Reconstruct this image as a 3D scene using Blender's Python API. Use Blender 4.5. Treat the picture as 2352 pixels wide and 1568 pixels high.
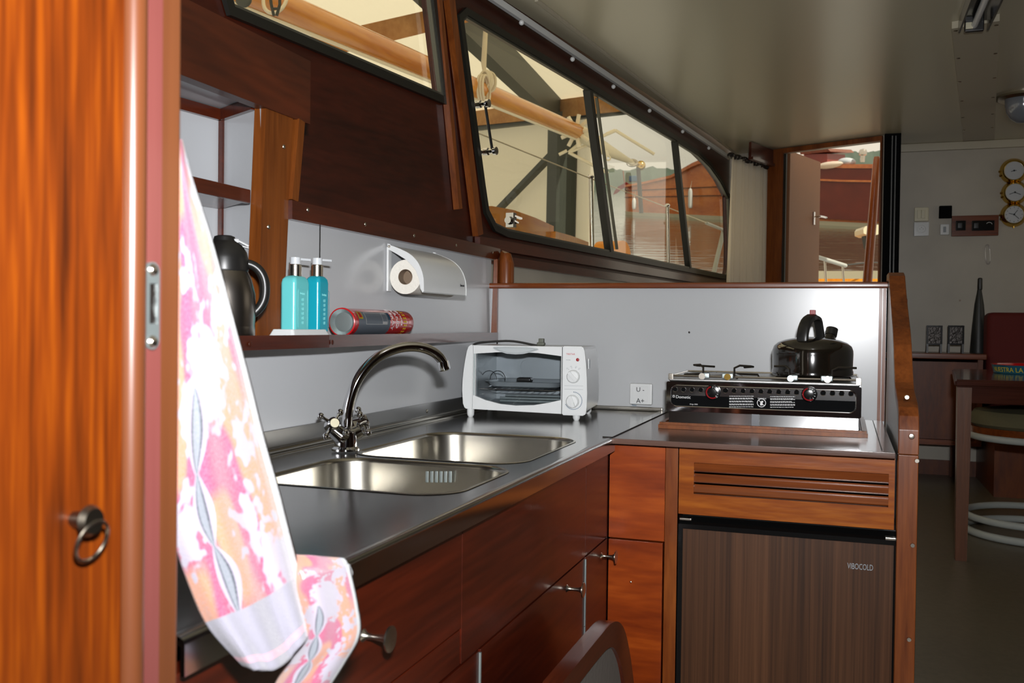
import bpy, bmesh, math, random
from mathutils import Vector, Matrix
random.seed(7)
for o in list(bpy.data.objects): bpy.data.objects.remove(o, do_unlink=True)
scn = bpy.context.scene
COL = scn.collection
PI = math.pi

# ------------------------------------------------------------------ camera
CZ = 1.2                                   # eye height over the galley floor
FPX = 2200.0
YAW, PITCH, ROLL = math.radians(19.17), math.radians(0.953), 0.0125
C0 = Vector((0, 0, CZ))
Fw = Vector((-math.sin(YAW)*math.cos(PITCH), math.cos(YAW)*math.cos(PITCH), -math.sin(PITCH)))
R0 = Vector((math.cos(YAW), math.sin(YAW), 0)); U0 = R0.cross(Fw)
Rt = R0*math.cos(ROLL) + U0*math.sin(ROLL)
Up = U0*math.cos(ROLL) - R0*math.sin(ROLL)
cam = bpy.data.cameras.new('camera'); camo = bpy.data.objects.new('camera', cam); COL.objects.link(camo)
m = Matrix((Rt, Up, -Fw)).transposed().to_4x4(); m.translation = C0
camo.matrix_world = m
cam.sensor_width = 22.3; cam.lens = 22.3*FPX/2352; cam.clip_start = 0.02; cam.clip_end = 600
cam.dof.use_dof = True; cam.dof.focus_distance = 2.5; cam.dof.aperture_fstop = 6.3
scn.camera = camo

def lin(h):
    h = h.lstrip('#'); out = []
    for i in (0, 2, 4):
        c = int(h[i:i+2], 16)/255
        out.append(c/12.92 if c <= .04045 else ((c+.055)/1.055)**2.4)
    return (out[0], out[1], out[2], 1)

# ------------------------------------------------------------------ sky, sun, flash, exposure
w = bpy.data.worlds.new('overcast_sky'); scn.world = w; w.use_nodes = True
bg = w.node_tree.nodes['Background']; bg.inputs[0].default_value = (1.0, .90, .73, 1); bg.inputs[1].default_value = 0.85
sun = bpy.data.lights.new('sun', 'SUN'); sun.energy = 5.5; sun.angle = .02; sun.color = (1, .91, .76)
so = bpy.data.objects.new('sun', sun); COL.objects.link(so)
so.rotation_euler = Vector((-.50, .28, -.62)).to_track_quat('-Z', 'Y').to_euler()
fl = bpy.data.lights.new('camera_flash', 'AREA'); fl.shape = 'RECTANGLE'; fl.size = .055; fl.size_y = .03
fl.energy = 26; fl.color = (.98, .985, 1); fl.spread = math.radians(125)
flo = bpy.data.objects.new('camera_flash', fl); COL.objects.link(flo)
mm = m.copy(); mm.translation = C0 + Vector((.045, -.02, .14)); flo.matrix_world = mm
vs = scn.view_settings
scn.display_settings.display_device = 'sRGB'
vs.view_transform = 'Standard'; vs.look = 'None'; vs.gamma = 1; vs.use_curve_mapping = False; vs.exposure = 0.0

# ------------------------------------------------------------------ points of the place
def ray(px, py):
    return Fw + Rt*((px-1176)/FPX) - Up*((py-784)/FPX)
def onX(px, py, X): d = ray(px, py); return C0 + d*(X/d.x)
def onY(px, py, Y): d = ray(px, py); return C0 + d*(Y/d.y)
def onZ(px, py, z): d = ray(px, py); return C0 + d*(z/d.z)          # z relative to the eye
def onD(px, py, t): return C0 + ray(px, py)*t
def onP(px, py, o, n):
    d = ray(px, py); return C0 + d*((o-C0).dot(n)/d.dot(n))
# the cabin side, 7.6 degrees off the galley's axis
SE = Vector((.133, .991, 0)).normalized(); SN = Vector((SE.y, -SE.x, 0)); SO = Vector((-1.09, 2.99, CZ))
def onS(px, py, off=0): return onP(px, py, SO+SN*off, SN)
def S3(s, z, off=0): return SO + SE*s + SN*off + Vector((0, 0, z))
def toS(p): d = p-SO; return (d.dot(SE), d.z)
def zc(r): return CZ+r

# ------------------------------------------------------------------ materials
MATS = {}
def nmat(name):
    mt = bpy.data.materials.new(name); mt.use_nodes = True
    return mt, mt.node_tree, mt.node_tree.nodes['Principled BSDF']
def flat(name, hexc, rough=.5, metal=0, coat=0, spec=.5, bump=0, bscale=40, var=0, vscale=3, ani=0):
    mt, nt, b = nmat(name)
    c = lin(hexc) if isinstance(hexc, str) else hexc
    b.inputs['Base Color'].default_value = c; b.inputs['Roughness'].default_value = rough
    b.inputs['Metallic'].default_value = metal; b.inputs['Coat Weight'].default_value = coat
    b.inputs['Coat Roughness'].default_value = .08
    b.inputs['Specular IOR Level'].default_value = spec
    if bump or var:
        tc = nt.nodes.new('ShaderNodeTexCoord')
    if var:
        n = nt.nodes.new('ShaderNodeTexNoise'); n.inputs['Scale'].default_value = vscale; n.inputs['Detail'].default_value = 5
        nt.links.new(tc.outputs['Object'], n.inputs['Vector'])
        r = nt.nodes.new('ShaderNodeValToRGB')
        r.color_ramp.elements[0].position = .3; r.color_ramp.elements[1].position = .75
        r.color_ramp.elements[0].color = tuple(x*(1-var) for x in c[:3])+(1,); r.color_ramp.elements[1].color = c
        nt.links.new(n.outputs['Fac'], r.inputs[0]); nt.links.new(r.outputs[0], b.inputs['Base Color'])
    if bump:
        n = nt.nodes.new('ShaderNodeTexNoise'); n.inputs['Scale'].default_value = bscale; n.inputs['Detail'].default_value = 3
        nt.links.new(tc.outputs['Object'], n.inputs['Vector'])
        bp = nt.nodes.new('ShaderNodeBump'); bp.inputs['Strength'].default_value = bump; bp.inputs['Distance'].default_value = .004
        nt.links.new(n.outputs['Fac'], bp.inputs['Height']); nt.links.new(bp.outputs[0], b.inputs['Normal'])
    return mt
def wood(name, dark, light, axis='z', rough=.35, coat=.35, sc=14, stretch=.07, fine=.35, band=0, mid=None, spec=.5):
    mt, nt, b = nmat(name); N = nt.nodes; L = nt.links
    tc = N.new('ShaderNodeTexCoord'); mp = N.new('ShaderNodeMapping')
    s = {'x': (stretch, 1, 1), 'y': (1, stretch, 1), 'z': (1, 1, stretch)}[axis]
    mp.inputs['Scale'].default_value = s; L.new(tc.outputs['Object'], mp.inputs[0])
    n1 = N.new('ShaderNodeTexNoise'); n1.inputs['Scale'].default_value = sc; n1.inputs['Detail'].default_value = 4; n1.inputs['Distortion'].default_value = .8
    n2 = N.new('ShaderNodeTexNoise'); n2.inputs['Scale'].default_value = sc*9; n2.inputs['Detail'].default_value = 3
    L.new(mp.outputs[0], n1.inputs[0]); L.new(mp.outputs[0], n2.inputs[0])
    mx = N.new('ShaderNodeMix'); mx.data_type = 'FLOAT'; mx.inputs[0].default_value = fine
    L.new(n1.outputs['Fac'], mx.inputs[2]); L.new(n2.outputs['Fac'], mx.inputs[3])
    r = N.new('ShaderNodeValToRGB'); e = r.color_ramp.elements
    e[0].position = .33; e[0].color = lin(dark); e[1].position = .68; e[1].color = lin(light)
    if mid: q = e.new(.5); q.color = lin(mid)
    L.new(mx.outputs[0], r.inputs[0]); L.new(r.outputs[0], b.inputs['Base Color'])
    b.inputs['Roughness'].default_value = rough; b.inputs['Coat Weight'].default_value = coat; b.inputs['Coat Roughness'].default_value = .12
    b.inputs['Specular IOR Level'].default_value = spec
    bp = N.new('ShaderNodeBump'); bp.inputs['Strength'].default_value = .12; bp.inputs['Distance'].default_value = .002
    L.new(n2.outputs['Fac'], bp.inputs['Height']); L.new(bp.outputs[0], b.inputs['Normal'])
    return mt
def pane_glass(name, tint=(1, 1, 1, 1), refl=1.0, rough=0.0):
    mt = bpy.data.materials.new(name); mt.use_nodes = True; nt = mt.node_tree; N = nt.nodes; N.clear()
    o = N.new('ShaderNodeOutputMaterial'); t = N.new('ShaderNodeBsdfTransparent'); g = N.new('ShaderNodeBsdfGlossy')
    t.inputs[0].default_value = tint; g.inputs['Roughness'].default_value = rough
    fr = N.new('ShaderNodeFresnel'); ge = N.new('ShaderNodeNewGeometry'); io = N.new('ShaderNodeMix'); io.data_type = 'FLOAT'
    io.inputs[2].default_value = 1.5; io.inputs[3].default_value = 1/1.5; nt.links.new(ge.outputs['Backfacing'], io.inputs[0]); nt.links.new(io.outputs[0], fr.inputs[0])
    mu = N.new('ShaderNodeMath'); mu.operation = 'MULTIPLY'; mu.inputs[1].default_value = refl
    mx = N.new('ShaderNodeMixShader'); nt.links.new(fr.outputs[0], mu.inputs[0]); nt.links.new(mu.outputs[0], mx.inputs[0])
    nt.links.new(t.outputs[0], mx.inputs[1]); nt.links.new(g.outputs[0], mx.inputs[2]); nt.links.new(mx.outputs[0], o.inputs[0])
    return mt
def emis(name, hexc, st):
    mt, nt, b = nmat(name); b.inputs['Emission Color'].default_value = lin(hexc); b.inputs['Emission Strength'].default_value = st
    b.inputs['Base Color'].default_value = lin(hexc); return mt

M = {}
M['mahog_y'] = wood('dark_mahogany_along', '#260a03', '#46180a', 'y', .4, .1, 10, spec=.35)
M['mahog_z'] = wood('dark_mahogany_upright', '#2a0c04', '#4a1b08', 'z', .4, .1, 12, spec=.35)
M['trim_y'] = wood('mahogany_trim_along', '#341007', '#58220d', 'y', .3, .5, 16)
M['trim_z'] = wood('mahogany_trim_upright', '#54260c', '#86481c', 'z', .35, .12, 16, spec=.3)
M['trim_x'] = wood('mahogany_trim_across', '#4c1e08', '#804014', 'x', .3, .2, 16, spec=.35)
M['post_z'] = wood('teak_post', '#5c2e0e', '#86491a', 'z', .38, .1, 18, .05, spec=.3)
M['board_y'] = wood('stained_board', '#2a0f05', '#54220b', 'y', .45, .1, 7, .12, .4)
M['front_y'] = wood('red_mahogany_front', '#2c0a03', '#521907', 'y', .3, .3, 9, .06, .5)
M['corner_x'] = wood('orange_figured_veneer', '#642206', '#a84e14', 'x', .28, .35, 7, .16, .35, mid='#86360a')
M['louver_x'] = wood('amber_mahogany', '#5c2606', '#ac621a', 'x', .25, .4, 9, .12, .35, mid='#84400c')
M['slat_x'] = wood('slat_mahogany', '#5c2a10', '#8c4a20', 'x', .3, .4, 12)
M['locker_z'] = wood('honey_mahogany', '#301002', '#743604', 'z', .4, .05, 13, .05, .7, mid='#562203', spec=.2)
M['jamb_z'] = wood('jamb_wood', '#4a2614', '#62381e', 'z', .3, .2, 6, .04)
M['worktop'] = wood('brown_laminate', '#4e3a32', '#6a5046', 'x', .22, .3, 20, .1)
M['fridge'] = wood('walnut_laminate', '#24140a', '#5a3a24', 'z', .45, 0, 26, .012, .35, mid='#442a18', spec=.25)
M['table'] = wood('dark_table_wood', '#2c120a', '#4a2418', 'x', .12, .5, 12)
M['tleg'] = wood('table_leg_wood', '#44240e', '#663a1c', 'z', .4, .05, 14, spec=.3)
M['cab'] = wood('sideboard_wood', '#4a200c', '#70380f', 'z', .4, .1, 8, .2, spec=.3)
M['white'] = flat('white_laminate', '#bbbdc0', .22, bump=.03, bscale=8, var=.02)
M['bulk'] = flat('white_bulkhead_laminate', '#b3b5b7', .25, bump=.004, bscale=200, spec=.42)
M['ceil'] = flat('cream_ceiling_panel', '#bcb49b', .26, spec=.6, bump=.06, bscale=5)
M['ceil2'] = flat('cream_ceiling_batten', '#b0a894', .4)
M['farwall'] = flat('mottled_white_paint', '#b6ae9f', .45, bump=.1, bscale=20, var=.22, vscale=3)
M['steel'] = flat('brushed_steel', '#aeadab', .17, 1, bump=.04, bscale=12)
M['steel_in'] = flat('satin_steel_bowl', '#b8b4aa', .25, 1, bump=.03, bscale=30)
M['steel_up'] = flat('steel_upstand', '#b4b4b4', .3, 1)
M['chrome'] = flat('chrome', '#dcdcde', .05, 1)
M['nickel'] = flat('satin_nickel', '#c9c2b6', .25, 1)
M['brass'] = flat('polished_brass', '#d8b45c', .16, 1)
M['alu'] = flat('dull_aluminium', '#9aa4a4', .4, .8)
M['black'] = flat('black_rubber', '#151514', .45)
M['blackg'] = flat('gloss_black_plastic', '#101010', .15)
M['blackm'] = flat('satin_black', '#1c1b1a', .35)
M['winframe'] = flat('dark_window_frame', '#25241f', .35, .3)
M['winframe2'] = flat('olive_window_frame', '#5a584c', .35, .5)
M['wplastic'] = flat('white_plastic', '#d4d6d6', .3)
M['cplastic'] = flat('cream_plastic', '#cfc8ac', .4)
M['paper'] = flat('kitchen_paper', '#e2ded4', .9, bump=.4, bscale=150)
M['card'] = flat('cardboard_core', '#7c6a58', .9)
M['red'] = flat('red_plastic', '#8e0c14', .4, spec=.3)
M['redcan'] = flat('red_lacquer', '#b00f16', .2, coat=.5)
M['greycan'] = flat('grey_label', '#76808c', .35)
M['teal1'] = flat('aqua_bottle', '#63c2c4', .3, coat=.3)
M['teal2'] = flat('teal_bottle', '#1496aa', .25, coat=.3)
M['clear'] = pane_glass('clear_plastic_cap', (.92, .92, .95, 1), 2.0, .1)
M['glass'] = pane_glass('window_glass', (.97, .98, .95, 1), .9)
M['ovenglass'] = pane_glass('oven_glass', (.94, .95, .96, 1), .5)
M['ovenin'] = flat('grey_enamel', '#8e9598', .35, .3)
M['plate'] = flat('polished_plate', '#b4b4b4', .1, 1)
M['label'] = flat('black_label', '#0c0d0e', .8, spec=.05)
M['louver_z'] = wood('amber_mahogany_upright', '#5c2606', '#94501a', 'z', .3, .15, 9, .12, .35)
M['aged'] = flat('aged_nickel', '#7c7468', .3, 1)
M['cream'] = flat('cream_enamel', '#f2ead0', .3)
M['kettle'] = flat('black_enamel', '#17130e', .1, 0, coat=.8, spec=.8)
M['yellow'] = flat('yellow_print', '#d8c020', .5)
M['wprint'] = flat('white_print', '#d8d8d8', .5)
M['kprint'] = flat('black_print', '#14161a', .5)
M['rprint'] = flat('red_print', '#b8141e', .5)
M['bprint'] = flat('blue_print', '#2a5470', .5)
M['gprint'] = flat('grey_print', '#8b9196', .5)
M['curtain'] = flat('white_curtain_cloth', '#e0d8c8', .9, bump=.2, bscale=60)
def add_translucent(mt, col, f):
    nt = mt.node_tree; t = nt.nodes.new('ShaderNodeBsdfTranslucent'); t.inputs[0].default_value = lin(col); x = nt.nodes.new('ShaderNodeMixShader'); x.inputs[0].default_value = f
    nt.links.new(nt.nodes['Principled BSDF'].outputs[0], x.inputs[1]); nt.links.new(t.outputs[0], x.inputs[2]); nt.links.new(x.outputs[0], nt.nodes['Material Output'].inputs['Surface'])
add_translucent(M['curtain'], '#f4ecdc', .45)
M['lino'] = flat('speckled_linoleum', '#6c6250', .35, var=.25, vscale=60)
M['rope'] = flat('white_rope', '#d8cdb4', .9, bump=.6, bscale=120)
M['gfloor'] = flat('galley_floor', '#4a3424', .5)
M['redcloth'] = flat('red_upholstery', '#5a100a', .8, bump=.3, bscale=90)
M['beige'] = flat('olive_beige_cloth', '#5e573c', .9, bump=.3, bscale=90)
M['greycloth'] = flat('grey_seat_cloth', '#5b5550', .9, bump=.3, bscale=90)
M['tubewhite'] = flat('white_enamel_tube', '#a4a8a4', .3)
M['tray_blue'] = flat('blue_tin', '#165a72', .35)
M['bronze'] = flat('dark_bronze', '#2c2724', .3, .6, bump=.8, bscale=70)
M['horn'] = flat('charcoal_horn', '#2a2b29', .45)

def add_spots(mt, col, sc, thr):
    nt = mt.node_tree; b = nt.nodes['Principled BSDF']; src = b.inputs['Base Color'].links[0].from_socket
    tc = nt.nodes.new('ShaderNodeTexCoord'); n = nt.nodes.new('ShaderNodeTexVoronoi'); n.inputs['Scale'].default_value = sc
    nt.links.new(tc.outputs['Object'], n.inputs['Vector']); m_ = nt.nodes.new('ShaderNodeMath'); m_.operation = 'LESS_THAN'; m_.inputs[1].default_value = thr
    nt.links.new(n.outputs['Distance'], m_.inputs[0]); x = nt.nodes.new('ShaderNodeMix'); x.data_type = 'RGBA'; x.inputs[7].default_value = lin(col)
    m2 = nt.nodes.new('ShaderNodeMath'); m2.operation = 'MULTIPLY'; m2.inputs[1].default_value = .6; nt.links.new(m_.outputs[0], m2.inputs[0])
    nt.links.new(m2.outputs[0], x.inputs[0]); nt.links.new(src, x.inputs[6]); nt.links.new(x.outputs[2], b.inputs['Base Color'])
add_spots(M['farwall'], '#7a6448', 5, .045)
# ------------------------------------------------------------------ mesh helpers
def V(*a): return Vector(a)
def box(bm, x0, x1, y0, y1, z0, z1, bev=0, seg=2, mat4=None):
    r = bmesh.ops.create_cube(bm, size=1)
    vs_ = r['verts']
    for v in vs_:
        v.co = Vector(((x0+x1)/2 + v.co.x*(x1-x0), (y0+y1)/2 + v.co.y*(y1-y0), (z0+z1)/2 + v.co.z*(z1-z0)))
    if bev:
        es = list({e for v in vs_ for e in v.link_edges})
        rr = bmesh.ops.bevel(bm, geom=es, offset=bev, segments=seg, profile=.5, affect='EDGES')
        vs_ = list({v for f in rr['faces'] for v in f.verts} | {v for v in vs_ if v.is_valid})
    if mat4:
        for v in vs_:
            if v.is_valid: v.co = mat4 @ v.co
    return bm
def B(*a, **k): bm = bmesh.new(); return box(bm, *a, **k)
def frame_between(a, b, up=Vector((0, 0, 1))):
    z = (b-a).normalized()
    if abs(z.dot(up)) > .99: up = Vector((1, 0, 0))
    x = up.cross(z).normalized(); y = z.cross(x)
    return x, y, z
def tube(bm, pts, r, seg=12, closed=False, cap=True):
    pts = [Vector(p) for p in pts]; n = len(pts); rings = []
    rs = r if isinstance(r, (list, tuple)) else [r]*n
    px_ = None
    for i, p in enumerate(pts):
        if closed: t = (pts[(i+1) % n]-pts[i-1])
        else: t = pts[min(i+1, n-1)]-pts[max(i-1, 0)]
        t = t.normalized() if t.length > 1e-9 else Vector((0, 0, 1))
        if px_ is None:
            u = Vector((0, 0, 1)) if abs(t.z) < .9 else Vector((1, 0, 0))
            px_ = u.cross(t).normalized()
        px_ = (px_ - t*px_.dot(t)).normalized(); py_ = t.cross(px_)
        rings.append([bm.verts.new(p + px_*math.cos(2*PI*k/seg)*rs[i] + py_*math.sin(2*PI*k/seg)*rs[i]) for k in range(seg)])
    m_ = n if closed else n-1
    for i in range(m_):
        a, b = rings[i], rings[(i+1) % n]
        for k in range(seg): bm.faces.new((a[k], a[(k+1) % seg], b[(k+1) % seg], b[k]))
    if cap and not closed:
        bm.faces.new(list(reversed(rings[0]))); bm.faces.new(rings[-1])
    return bm
def bar(bm, a, b, w, h, up=Vector((0, 0, 1))):
    a, b = Vector(a), Vector(b); x, y, z = frame_between(a, b, up)
    vs_ = [bm.verts.new(p + x*sx*w/2 + y*sy*h/2) for p in (a, b) for sx, sy in ((-1, -1), (1, -1), (1, 1), (-1, 1))]
    for f in ((3, 2, 1, 0), (4, 5, 6, 7), (0, 1, 5, 4), (1, 2, 6, 5), (2, 3, 7, 6), (3, 0, 4, 7)): bm.faces.new([vs_[i] for i in f])
    return bm
def lathe(bm, prof, c=(0, 0, 0), seg=32, ax=None):
    c = Vector(c); ax = (ax or Vector((0, 0, 1))).normalized()
    u = Vector((1, 0, 0)) if abs(ax.x) < .9 else Vector((0, 1, 0))
    x = (u-ax*u.dot(ax)).normalized(); y = ax.cross(x); rings = []
    for r, z in prof:
        if r < 1e-6: rings.append([bm.verts.new(c+ax*z)])
        else: rings.append([bm.verts.new(c+ax*z+x*r*math.cos(2*PI*k/seg)+y*r*math.sin(2*PI*k/seg)) for k in range(seg)])
    for a, b in zip(rings, rings[1:]):
        if len(a) == 1 and len(b) == 1: continue
        for k in range(seg):
            k2 = (k+1) % seg
            if len(a) == 1: bm.faces.new((a[0], b[k2], b[k]))
            elif len(b) == 1: bm.faces.new((a[k], a[k2], b[0]))
            else: bm.faces.new((a[k], a[k2], b[k2], b[k]))
    return bm
def ball(bm, c, r, s=(1, 1, 1), seg=16):
    q = bmesh.ops.create_uvsphere(bm, u_segments=seg, v_segments=max(8, seg//2), radius=r)
    for v in q['verts']: v.co = Vector((v.co.x*s[0], v.co.y*s[1], v.co.z*s[2])) + Vector(c)
    return bm
def prism(bm, pts, d):
    pts = [Vector(p) for p in pts]; d = Vector(d)
    a = [bm.verts.new(p) for p in pts]; b = [bm.verts.new(p+d) for p in pts]
    n = len(pts); bm.faces.new(list(reversed(a))); bm.faces.new(b)
    for i in range(n): bm.faces.new((a[i], a[(i+1) % n], b[(i+1) % n], b[i]))
    bmesh.ops.recalc_face_normals(bm, faces=bm.faces); return bm
def slab(bm, outer, holes, o, ex, ey, d):
    """a plate with holes; 2-D loops in the frame (o, ex, ey), thickness vector d"""
    def P(q): return o + ex*q[0] + ey*q[1]
    tmp = bmesh.new(); loops = []
    for lp in [outer]+list(holes):
        vs_ = [tmp.verts.new(P(q)) for q in lp]
        for i in range(len(vs_)): tmp.edges.new((vs_[i], vs_[(i+1) % len(vs_)]))
        loops.append([v.co.copy() for v in vs_])
    bmesh.ops.triangle_fill(tmp, use_beauty=True, use_dissolve=False, edges=tmp.edges[:])
    for dd in (Vector((0, 0, 0)), d):
        mp = {v: bm.verts.new(v.co+dd) for v in tmp.verts}
        for f in tmp.faces:
            vs_ = [mp[v] for v in f.verts]
            bm.faces.new(vs_ if dd.length > 0 else list(reversed(vs_)))
    for lp in loops:
        n = len(lp)
        for i in range(n):
            a, b = lp[i], lp[(i+1) % n]
            bm.faces.new([bm.verts.new(q) for q in (a, b, b+d, a+d)])
    tmp.free(); bmesh.ops.remove_doubles(bm, verts=bm.verts, dist=1e-6); bmesh.ops.recalc_face_normals(bm, faces=bm.faces)
    return bm
def rrect(x0, x1, y0, y1, r, n=6):
    pts = []
    for cx, cy, a0 in ((x1-r, y1-r, 0), (x0+r, y1-r, 90), (x0+r, y0+r, 180), (x1-r, y0+r, 270)):
        for k in range(n+1):
            a = math.radians(a0+90*k/n); pts.append((cx+r*math.cos(a), cy+r*math.sin(a)))
    return pts
def chaikin(pts, n=2, closed=False):
    pts = [Vector(p) for p in pts]
    for _ in range(n):
        out = [] if closed else [pts[0]]
        m_ = len(pts) if closed else len(pts)-1
        for i in range(m_):
            a, b = pts[i], pts[(i+1) % len(pts)]
            out += [a*.75+b*.25, a*.25+b*.75]
        if not closed: out.append(pts[-1])
        pts = out
    return pts
def text_bm(body, size, mat4, ext=.0004, warp=None, align='LEFT'):
    cu = bpy.data.curves.new('t', 'FONT'); cu.body = body; cu.size = size; cu.extrude = ext; cu.resolution_u = 3; cu.align_x = align
    to = bpy.data.objects.new('t', cu); COL.objects.link(to)
    me = to.to_mesh(); bm = bmesh.new(); bm.from_mesh(me); to.to_mesh_clear()
    bpy.data.objects.remove(to, do_unlink=True); bpy.data.curves.remove(cu)
    if warp:
        bmesh.ops.triangulate(bm, faces=bm.faces)
        for v in bm.verts: v.co = warp(v.co)
    else:
        for v in bm.verts: v.co = mat4 @ v.co
    return bm
def m4(o, ex, ey):
    ex = Vector(ex).normalized(); ey = Vector(ey).normalized(); ez = ex.cross(ey)
    q = Matrix((ex, ey, ez)).transposed().to_4x4(); q.translation = Vector(o); return q

# ------------------------------------------------------------------ objects
FR = {}
def put(name, bm, mat, parent=None, smooth=True, ang=35, world=True, label=None, kind=None):
    me = bpy.data.meshes.new(name)
    if parent is not None and world:
        inv = FR[parent.name].inverted()
        for v in bm.verts: v.co = inv @ v.co
    bmesh.ops.recalc_face_normals(bm, faces=bm.faces)
    bm.to_mesh(me); bm.free()
    if smooth:
        for p in me.polygons: p.use_smooth = True
        try: me.set_sharp_from_angle(angle=math.radians(ang))
        except Exception: pass
    me.materials.append(M[mat] if isinstance(mat, str) else mat)
    o = bpy.data.objects.new(name, me); COL.objects.link(o)
    if smooth and len(me.polygons) < 400:
        wn_ = o.modifiers.new('normals', 'WEIGHTED_NORMAL'); wn_.keep_sharp = True
    if parent is not None: o.parent = parent; FR[o.name] = FR[parent.name]
    else: FR[o.name] = Matrix.Identity(4)
    if label: o['label'] = label
    if kind: o['kind'] = kind
    return o
def thing(name, label, cat, loc=(0, 0, 0), rotz=0, group=None, rot=None):
    o = bpy.data.objects.new(name, None); COL.objects.link(o); o.empty_display_size = .05
    mt = Matrix.Translation(Vector(loc)) @ (rot.to_4x4() if rot is not None else Matrix.Rotation(rotz, 4, 'Z'))
    o.matrix_world = mt; FR[o.name] = mt
    o['label'] = label; o['category'] = cat
    if group: o['group'] = group
    return o
def one(name, bm, mat, label, cat, group=None, **k):
    """a thing that is a single mesh, origin at its middle"""
    c = Vector((0, 0, 0)); n = 0
    lo = Vector((1e9,)*3); hi = -lo
    for v in bm.verts:
        for i in range(3): lo[i] = min(lo[i], v.co[i]); hi[i] = max(hi[i], v.co[i])
    c = Vector(((lo.x+hi.x)/2, (lo.y+hi.y)/2, lo.z))
    for v in bm.verts: v.co -= c
    o = put(name, bm, mat, **k); o.location = c; FR[o.name] = Matrix.Translation(c)
    o['label'] = label; o['category'] = cat
    if group: o['group'] = group
    return o
TRIMN = [0]
def struct(name, bm, mat, label=None, **k):
    if name.startswith('trim'): TRIMN[0] += 1; name = 'trim_%d' % TRIMN[0]
    return put(name, bm, mat, kind='structure', label=label, **k)
def put_split(name, bm, mat, parent=None, **k):
    bm.verts.index_update(); seen = set(); first = None
    for v in bm.verts:
        if v in seen: continue
        comp = []; stack = [v]; seen.add(v)
        while stack:
            q = stack.pop(); comp.append(q)
            for e in q.link_edges:
                w_ = e.other_vert(q)
                if w_ not in seen: seen.add(w_); stack.append(w_)
        nb = bmesh.new(); mp = {q: nb.verts.new(q.co) for q in comp}
        fs = {f for q in comp for f in q.link_faces}
        for f in fs: nb.faces.new([mp[q] for q in f.verts])
        o = put(name, nb, mat, parent, **k); first = first or o
    bm.free(); return first
def copy_tree(o, loc, rotz=None, label=None):
    c = o.copy(); COL.objects.link(c); c.location = loc
    if rotz is not None: c.rotation_euler = (0, 0, rotz)
    if label: c['label'] = label
    for ch in o.children:
        d = ch.copy(); COL.objects.link(d); d.parent = c
        for g in ch.children:
            e = g.copy(); COL.objects.link(e); e.parent = d
    return c
# ================================================================== SETTING
DIA = Vector((-.64, 6.06, CZ)); DIB = Vector((.235, 5.665, CZ))
DE = (DIB-DIA).normalized(); DN = Vector((DE.y, -DE.x, 0))         # towards the room
def onDg(px, py, off=0): return onP(px, py, DIA+DN*off, DN)
def toD(p): d = p-DIA; return (d.dot(DE), d.z)

struct('floor', B(.14, 3.0, -1.6, 6.3, zc(-.865), zc(-.825)), 'lino', label='speckled linoleum floor of the saloon, dim behind the galley')
struct('floor_galley', B(-1.6, .14, -1.6, 2.84, -.04, 0), 'gfloor', label='lower galley floor in front of the cabinets')
struct('floor_saloon_port', B(-1.6, .14, 2.84, 6.3, zc(-.865), zc(-.825)), 'lino')
cb = bmesh.new()
prism(cb, [V(-1.75, -1.6, zc(1.075)), V(3.0, -1.6, zc(1.075)), V(3.0, 6.3, zc(1.075)), V(.235, 6.3, zc(1.075)), V(.235, 5.665, zc(1.075)), V(-.64, 6.08, zc(1.075)), V(-1.085, 2.99, zc(1.075))], (0, 0, .04))
struct('ceiling', cb, 'ceil', label='glossy cream ceiling panelling of the cabin')
# seam along the cabin side, slightly proud strip
a = onZ(1232, 0, 1.073); b_ = onZ(1702, 362, 1.073)
struct('trim_1', bar(bmesh.new(), (a.x, a.y, zc(1.072)), (b_.x, b_.y, zc(1.072)), .012, .008), 'ceil2', label='narrow cream cover strip along the ceiling edge')
a = a - (b_-a)*.3
# cabin side with window openings -----------------------------------
def pxS(l): return [toS(onS(*p)) for p in l]
W1 = pxS([(500, 8), (1019, 241)])
s0, z0 = W1[0]; s1, z1 = W1[1]
zb1 = (z0+z1)/2
stop, _ = toS(onS(984, 8))
w1loop = [(s0+.03, zb1), (s1, zb1), (stop+.01, .965), (s0+.12, .965), (s0, zb1+.06)]
zB, zT = .305, .962
ctl = toS(onS(1046, 24))[0]; cbl = toS(onS(1108, 500))[0]
sR = 2.96
w2loop = [(cbl+.16, zB), (sR, zB)]
for k in range(1, 9):
    a_ = math.radians(90*k/9); w2loop.append((sR+.1*math.sin(a_)*1.0, zB+.10*(1-math.cos(a_))))
w2loop.append((sR+.10, zB+.18))
arc = pxS([(1672, 452), (1652, 412), (1628, 378), (1600, 350), (1575, 334)])
w2loop += [(min(s, sR+.10), z) for s, z in arc]
w2loop += [(toS(onS(1545, 318))[0], zT), (ctl+.05, zT), (ctl+.012, zT-.03)]
# slanted left edge, rounded lower corner
w2loop += [(cbl-.018, zB+.14), (cbl+.01, zB+.06), (cbl+.07, zB+.012)]
def grow(lp, d):
    n = len(lp); out = []
    A = sum(lp[i][0]*lp[(i+1) % n][1]-lp[(i+1) % n][0]*lp[i][1] for i in range(n)); sg = 1 if A > 0 else -1
    for i in range(n):
        p0, p1, p2 = Vector(lp[i-1]), Vector(lp[i]), Vector(lp[(i+1) % n])
        e1 = (p1-p0).normalized(); e2 = (p2-p1).normalized()
        n1 = Vector((e1.y, -e1.x))*sg; n2 = Vector((e2.y, -e2.x))*sg
        nn = (n1+n2); nn = nn.normalized() if nn.length > 1e-6 else n1
        k = d/max(.5, nn.dot(n1)); out.append((p1.x+nn.x*k, p1.y+nn.y*k))
    return out
S_out = [(-3.4, -1.2), (3.3, -1.2), (3.3, 1.1), (-3.4, 1.1)]
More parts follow.
